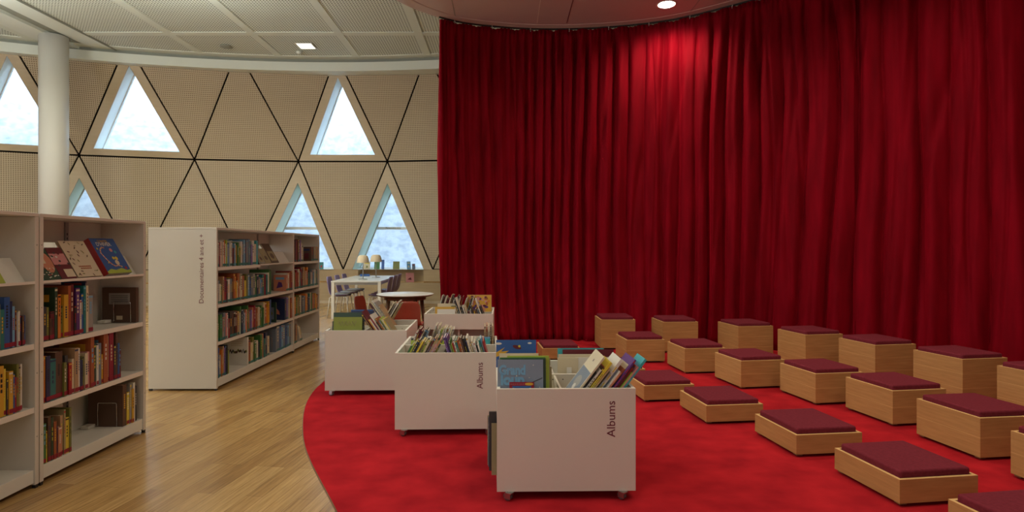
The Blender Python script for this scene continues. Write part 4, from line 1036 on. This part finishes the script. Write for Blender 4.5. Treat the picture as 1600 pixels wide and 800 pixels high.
# third (left) bin
G_3 = 'books in the leftmost bin'
def art_green(mb, t, h, d, b):
    r = random.Random(6); blob(mb, -.001, d * .55, h * .12, .012, .016, 'c_black', 8)
    pts = []
    for i in range(60):
        u = i / 59; pts.append((-.0015, d * (.84 - .64 * u), h * (.74 + .10 * math.sin(u * 34) * (1 if i % 2 else .6))))
    mb.tube(pts, .0014, 'c_khaki', 5)
inbin(bin3, .340, .03, .014, .345, .27, 'moss', 'green album with a thin handwritten title in the leftmost bin', 6, 'f', art_green, G_3)
stack_f(bin3, .345, .055, [('dgreen', .018, .385, .285), ('charcoal', .016, .30, .30), ('olive', .014, .3, .28), ('cream', .012, .2, .33)], 'the leftmost bin, left pile', 6, G_3)
stack_f(bin3, .40, .44, [('navy', .018, .36, .26), ('blue', .014, .37, .27)], 'rear left of the leftmost bin', 6, G_3)
stack_x(bin3, .505, .03, -34, [('brown', .012, .31), ('maroon', .014, .34), ('gold', .010, .25), ('white', .008, .25), ('crimson', .012, .26), ('white', .012, .30), ('charcoal', .008, .22), ('rust', .012, .26), ('orange', .008, .22), ('slate', .012, .24), ('lime', .012, .26), ('white', .008, .25), ('yellow', .010, .25), ('khaki', .01, .25)], 'the leftmost bin\'s slanted pile', 0, .001, G_3)
stack_x(bin3, .53, .44, -34, [('maroon', .014, .38), ('brown', .012, .39), ('cream', .012, .40), ('white', .014, .42), ('grey', .012, .40), ('tan', .01, .36)], 'the rear slanted pile of the leftmost bin', 0, .001, G_3)
stack_x(bin3, .36, .60, 30, [('cream', .012, .36), ('grey', .01, .34), ('white', .012, .38), ('khaki', .012, .35)], 'the back of the leftmost bin', 0, .012, G_3)
side_books(bin3, False, [('rust', .016, .33, .12, .04), ('cream', .014, .34, .06, .035), ('maroon', .016, .36, .5, .10), ('crimson', .014, .33, .56, .09), ('tan', .014, .34, .62, .08), ('charcoal', .014, .3, .68, .07)], 'the right side shelf of the leftmost bin', 'books in the side shelf of the leftmost bin')
# far bin, turned a quarter: local x runs away from the camera, local y runs to the left
G_4 = 'books in the farthest bin'
def far(X, Y, t, h, d, c, label, theta, mode, art='spine'):
    h = cut(h, theta) if mode == 'f' else h - .04; th = R_(theta); zz = ZF + (t * math.sin(th) if theta > 0 else 0) + .001
    return book(t, h, d, c, label, G_4, (X, Y, zz), theta, 0 if mode == 'x' else 90, art)
def art_flow(mb, t, h, d, b):
    r = random.Random(15)
    mb.box(-.0006, 0, .004, d - .004, .004, h - .004, 'c_gold')
    for i in range(34): blob(mb, -.001 - .0002 * (i % 4), d * r.uniform(.1, .9), h * r.uniform(.3, .92), r.uniform(.01, .028), r.uniform(.01, .028), r.choice(['c_orange', 'c_rust', 'c_salmon', 'c_purple', 'c_maroon', 'c_gold', 'c_yellow', 'c_pink']), 10)
far(-.165, 7.42, .02, .40, .315, 'salmon', 'orange and gold flowery book standing tallest in the farthest bin', 5, 'f', art_flow)
for i, (c, h, w, X, Y) in enumerate([('white', .275, .215, -.585, 6.86), ('gold', .30, .27, -.56, 6.89), ('olive', .31, .10, -.54, 6.91), ('cream', .335, .235, -.57, 6.94), ('tan', .33, .25, -.565, 6.98), ('grey', .32, .22, -.57, 7.02)]):
    far(X, Y, .012, h, w, c, '%s album, %s from the front at the left of the farthest bin' % (NAME.get(c, c), ORD[i]), 6, 'f', None)
X = -.53
for i, (c, t, h) in enumerate([('cream', .010, .25), ('charcoal', .012, .36), ('white', .010, .37), ('black', .012, .26), ('white', .012, .27), ('cream', .01, .26), ('maroon', .012, .27), ('white', .012, .28), ('charcoal', .012, .34), ('gold', .012, .27), ('brown', .014, .30), ('slate', .010, .29), ('white', .012, .36), ('charcoal', .012, .34)]):
    far(X, 6.88, t, h - (.09 if i > 5 and i != 12 else .02), .2, c, '%s book leaning, %s from left at the front of the farthest bin' % (NAME.get(c, c), ORD[i]), -20, 'x'); X += .0235
X = -.86
for i in range(17):
    c = ['white', 'brown', 'grey', 'cream', 'maroon', 'white', 'tan', 'charcoal'][i % 8]; h = rng.uniform(.29, .35)
    far(X, 7.28, .010, h, .18, c, '%s book, %s from left in the back row of the farthest bin' % (NAME.get(c, c), ORD[i]), rng.choice([14, 18, 16]), 'x'); X += .020 + .012 * (i > 9)

# ------------------------------------------------------------------ READING TABLES AND CHAIRS
def shell(parent, m, s=1.0, wseat=.42, wback=.40, name='seat_shell', hb=.82):
    prof = [(-.20, .435, .36), (-.17, .445, .40), (-.05, .435, .43), (.08, .425, .43), (.16, .435, .42), (.205, .48, .40), (.225, .55, .39), (.235, .64, .40), (.250, .72, .40), (.262, .78, .37), (.268, hb, .28)]
    mb = MB(); k = mb.slot(m); n = 12
    for (y, z, w) in prof:
        for i in range(n + 1):
            u = -1 + 2 * i / n; cu = .030 * u * u
            up = cu if z < .5 else 0; fw = -.045 * u * u if z >= .48 else 0
            mb.v.append(Vector((u * w / 2 * s, (y + fw) * s, (z + up) * s)))
    for j in range(len(prof) - 1):
        for i in range(n): mb.smooth.add(len(mb.f)); a = j * (n + 1) + i; mb.face([a, a + 1, a + n + 2, a + n + 1], k)
    o = mb.build(name, parent); q = o.modifiers.new('thick', 'SOLIDIFY'); q.thickness = .012
    sb = o.modifiers.new('smooth', 'SUBSURF'); sb.levels = sb.render_levels = 1
    return o
def chair(label, group, loc, rz, shellm, legm, s):
    t = thing('shell_chair', label, 'chair', loc, R_(rz), group)
    shell(t, shellm, s)
    for x in (-1, 1):
        for y in (-1, 1):
            MB().tube([(x * .14 * s, y * .12 * s, .425 * s), (x * .19 * s, y * .17 * s, .40 * s), (x * .225 * s, y * .215 * s, 0)], .010 * s, legm, 8).build('leg', t)
    MB().box(-.15 * s, .15 * s, -.13 * s, .13 * s, .412 * s, .424 * s, 'black' if shellm == 'red_shell' else legm).build('seat_mount', t)
    return t
GR = 'small red chairs around the round table'
chair('small red chair with its back to the camera, in front of the round table', GR, (-1.27, 7.72, 0), 180, 'red_shell', 'tablewood', .86)
chair('small red chair at the left side of the round table, seen from the side', GR, (-1.92, 8.35, 0), 78, 'red_shell', 'tablewood', .86)
chair('small red chair at the right side of the round table, half behind the far bin', GR, (-.98, 8.30, 0), -100, 'red_shell', 'tablewood', .86)
chair('small red chair on the far side of the round table, facing the camera', GR, (-1.52, 8.98, 0), 5, 'red_shell', 'tablewood', .86)
t = thing('round_table', 'round white-topped table with brown splayed legs by the curtain end', 'table', (-1.44, 8.37, 0))
MB().lathe([(.38, .712), (.405, .722), (.412, .732)], 'tablewood', 48).build('tabletop_edge', t)
MB().lathe([(.412, .732), (.412, .738), (.408, .741), (0, .741)], 'lacquer', 48).build('tabletop', t)
MB().lathe([(.30, .66), (.30, .712)], 'tablewood', 32).build('apron', t)
for a in (40, 130, 220, 310):
    c_, s_ = math.cos(R_(a)), math.sin(R_(a)); MB().tube([(.27 * c_, .27 * s_, .70), (.36 * c_, .36 * s_, 0)], .030, 'tablewood', 12, r2=.02).build('leg', t)
t = thing('long_table', 'long white table with square legs and two lamps near the window wall', 'table', (-2.98, 12.5, 0), R_(2.5))
MB().box(-.49, .49, -1.12, 1.12, .725, .755, 'lacquer').build('tabletop', t, .003)
MB().box(-.47, .47, -1.10, -1.08, .675, .725, 'alu').box(-.47, .47, 1.08, 1.10, .675, .725, 'alu').box(-.47, -.45, -1.08, 1.08, .675, .725, 'alu').box(.45, .47, -1.08, 1.08, .675, .725, 'alu').build('frame', t)
for x in (-.455, .455):
    for y in (-1.085, 1.085): MB().box(x - .03, x + .03, y - .03, y + .03, 0, .725, 'white_edge').build('leg', t, .003)
for k in range(3):
    y = 11.85 + .66 * k; o = ('nearest', 'middle', 'farthest')[k]
    chair('purple shell chair on white legs, right side of the long table, %s' % o, 'purple chairs at the long table', (-2.57 - .03 * k, y, 0), -88, 'purple_shell', 'white_edge', 1.0)
    chair('purple and grey shell chair, left side of the long table, %s' % o, 'purple chairs at the long table', (-3.37 - .03 * k, y, 0), 92, 'purple_shell', 'white_edge', 1.0)
    MB().box(-.18, .18, -.19, .12, .462, .478, 'grey_shell').build('seat_pad', C.objects[-1].parent if False else [x for x in C.objects if x.name.startswith('shell_chair')][-1], .006, label='light grey seat pad')
def lamp(x, y, label):
    t = thing('table_lamp', label, 'lamp', (x, y, .756), 0, 'cream-shaded lamps on the long table')
    MB().lathe([(.09, 0), (.09, .012), (.02, .018), (0, .018)], 'alu', 28).build('base', t)
    MB().tube([(0, 0, .015), (0, 0, .38)], .009, 'alu', 10).build('pole', t)
    MB().lathe([(.128, .345), (.128, .35), (.118, .42), (.098, .475), (.07, .50), (.0, .505)], 'shade', 32).build('lamp_shade', t)
    MB().lathe([(.0, .36), (.03, .375), (.03, .42), (0, .44)], 'glow', 12).build('bulb', t)
lamp(-2.92, 11.9, 'left table lamp with cream dome shade on the long white table')
lamp(-2.84, 12.75, 'right table lamp with cream dome shade, farther back on the long table')
book(.03, .05, .22, 'blue', 'blue book lying closed on the far end of the long table', 'books about the window ledge', (-3.1, 13.25, .757), 0, 90, None)
# books on the window ledge and in the recess
GW = 'books about the window ledge'
def ledge_book(ang, r, z, t, h, w, c, label, lean=8, twist=0):
    p = Vector((CX + r * math.sin(R_(ang)), CY + r * math.cos(R_(ang)), z)); o = book(t, h, w, c, label, GW, p, lean, 90 - ang + twist, 'spine'); return o
def ang_of(px, r):
    u = (px - 788) / 900; # ray x = u*y on the circle of radius r
    A = u * u + 1; Bq = -2 * (u * CX + CY); Cc = CX * CX + CY * CY - r * r; y = (-Bq + math.sqrt(Bq * Bq - 4 * A * Cc)) / (2 * A)
    return math.degrees(math.atan2(u * y - CX, y - CY))
for (px, t, h, w, c, l, tw) in [(505, .02, .18, .10, 'teal', 'small teal book on the ledge of the window behind the far bookcase', 0), (578, .02, .19, .17, 'cream', 'cream card-like book on the ledge behind the left lamp', 0), (593, .02, .21, .14, 'green', 'green book on the window ledge behind the right lamp', 0),
                              (600, .02, .24, .07, 'blue', 'narrow blue book on the window ledge, beside the green one at the lamp', 0), (624, .02, .20, .17, 'olive', 'green picture book alone in the middle of the window ledge', 0),
                              (642, .02, .20, .10, 'sky', 'blue tilted book on the window ledge, right part', 35), (649, .02, .14, .08, 'slate', 'smallest slate book on the window ledge, far right', 35)]:
    ledge_book(ang_of(px, 18.12), 18.12, .866, t, h, w, c, l, 8, tw)
ledge_book(ang_of(647, 18.1), 18.1, .536, .02, .24, .20, 'pink', 'pink book with a blue picture leaning in the wall recess below the ledge', 12, 25)

# the 300 books that show largest are things of their own; the many tiny ones left are one heap of books
named = [o for o in C.objects if o.get('category') == 'book']
PENDING.sort(key=lambda q: -q[0])
room = 299 - len(named)
keep, rest = PENDING[:room], [q for q in PENDING[room:] if q[0] > 0]
for q in sorted(keep, key=lambda q: q[1]): book(*q[2])
mb = MB()
for _, _, (t, h, d, c, label, group, loc, theta, rz, art, tape, cat, now) in sorted(rest, key=lambda q: q[1]):
    T = Matrix.Translation(loc) @ Matrix.Rotation(R_(rz), 4, 'Z') @ Matrix.Rotation(R_(theta), 4, 'Y')
    w = cover_mesh(t, h, d, c, spine_art(c, rng)); b = min(.0022, t * .22); w.box(b, t - b, b, d - .003, .003, h - .003, 'pages')
    if tape: w.box(.0004, t - .0004, -.0011, -.0002, .006, .030, tape)
    base = len(mb.v); mb.v += [T @ v for v in w.v]
    for f, k in zip(w.f, w.mi): mb.face([base + i for i in f], mb.slot(w.mats[k]))
if mb.v:
    o = tag(mb.build('small_books'), 'many tiny books filling the farther bookcase shelves and the farther bins', 'books'); o['kind'] = 'stuff'

wn = [o for o in C.objects if o.name.startswith('window_') and o.type == 'EMPTY'][-1]
gb = [c for c in wn.children if c.name.startswith('glazing_bar')][0]
u = (615 - 788) / 900; rr = RAD + .62 - .12
A_ = u * u + 1; B_2 = -2 * (u * CX + CY); C_2 = CX * CX + CY * CY - rr * rr; yy = (-B_2 + math.sqrt(B_2 * B_2 - 4 * A_ * C_2)) / (2 * A_)
aa = math.atan2(u * yy - CX, yy - CY)
Ts = Matrix.Translation((u * yy - .20, yy - .02, 1.905)) @ Matrix.Rotation(-aa * .6, 4, 'Z') @ Matrix(((1, 0, 0, 0), (0, 0, -1, 0), (0, 1, 0, 0), (0, 0, 0, 1)))
text_mesh('lettering', 'Nouveautés', .40, 'c_charcoal', wn, Ts, .002)
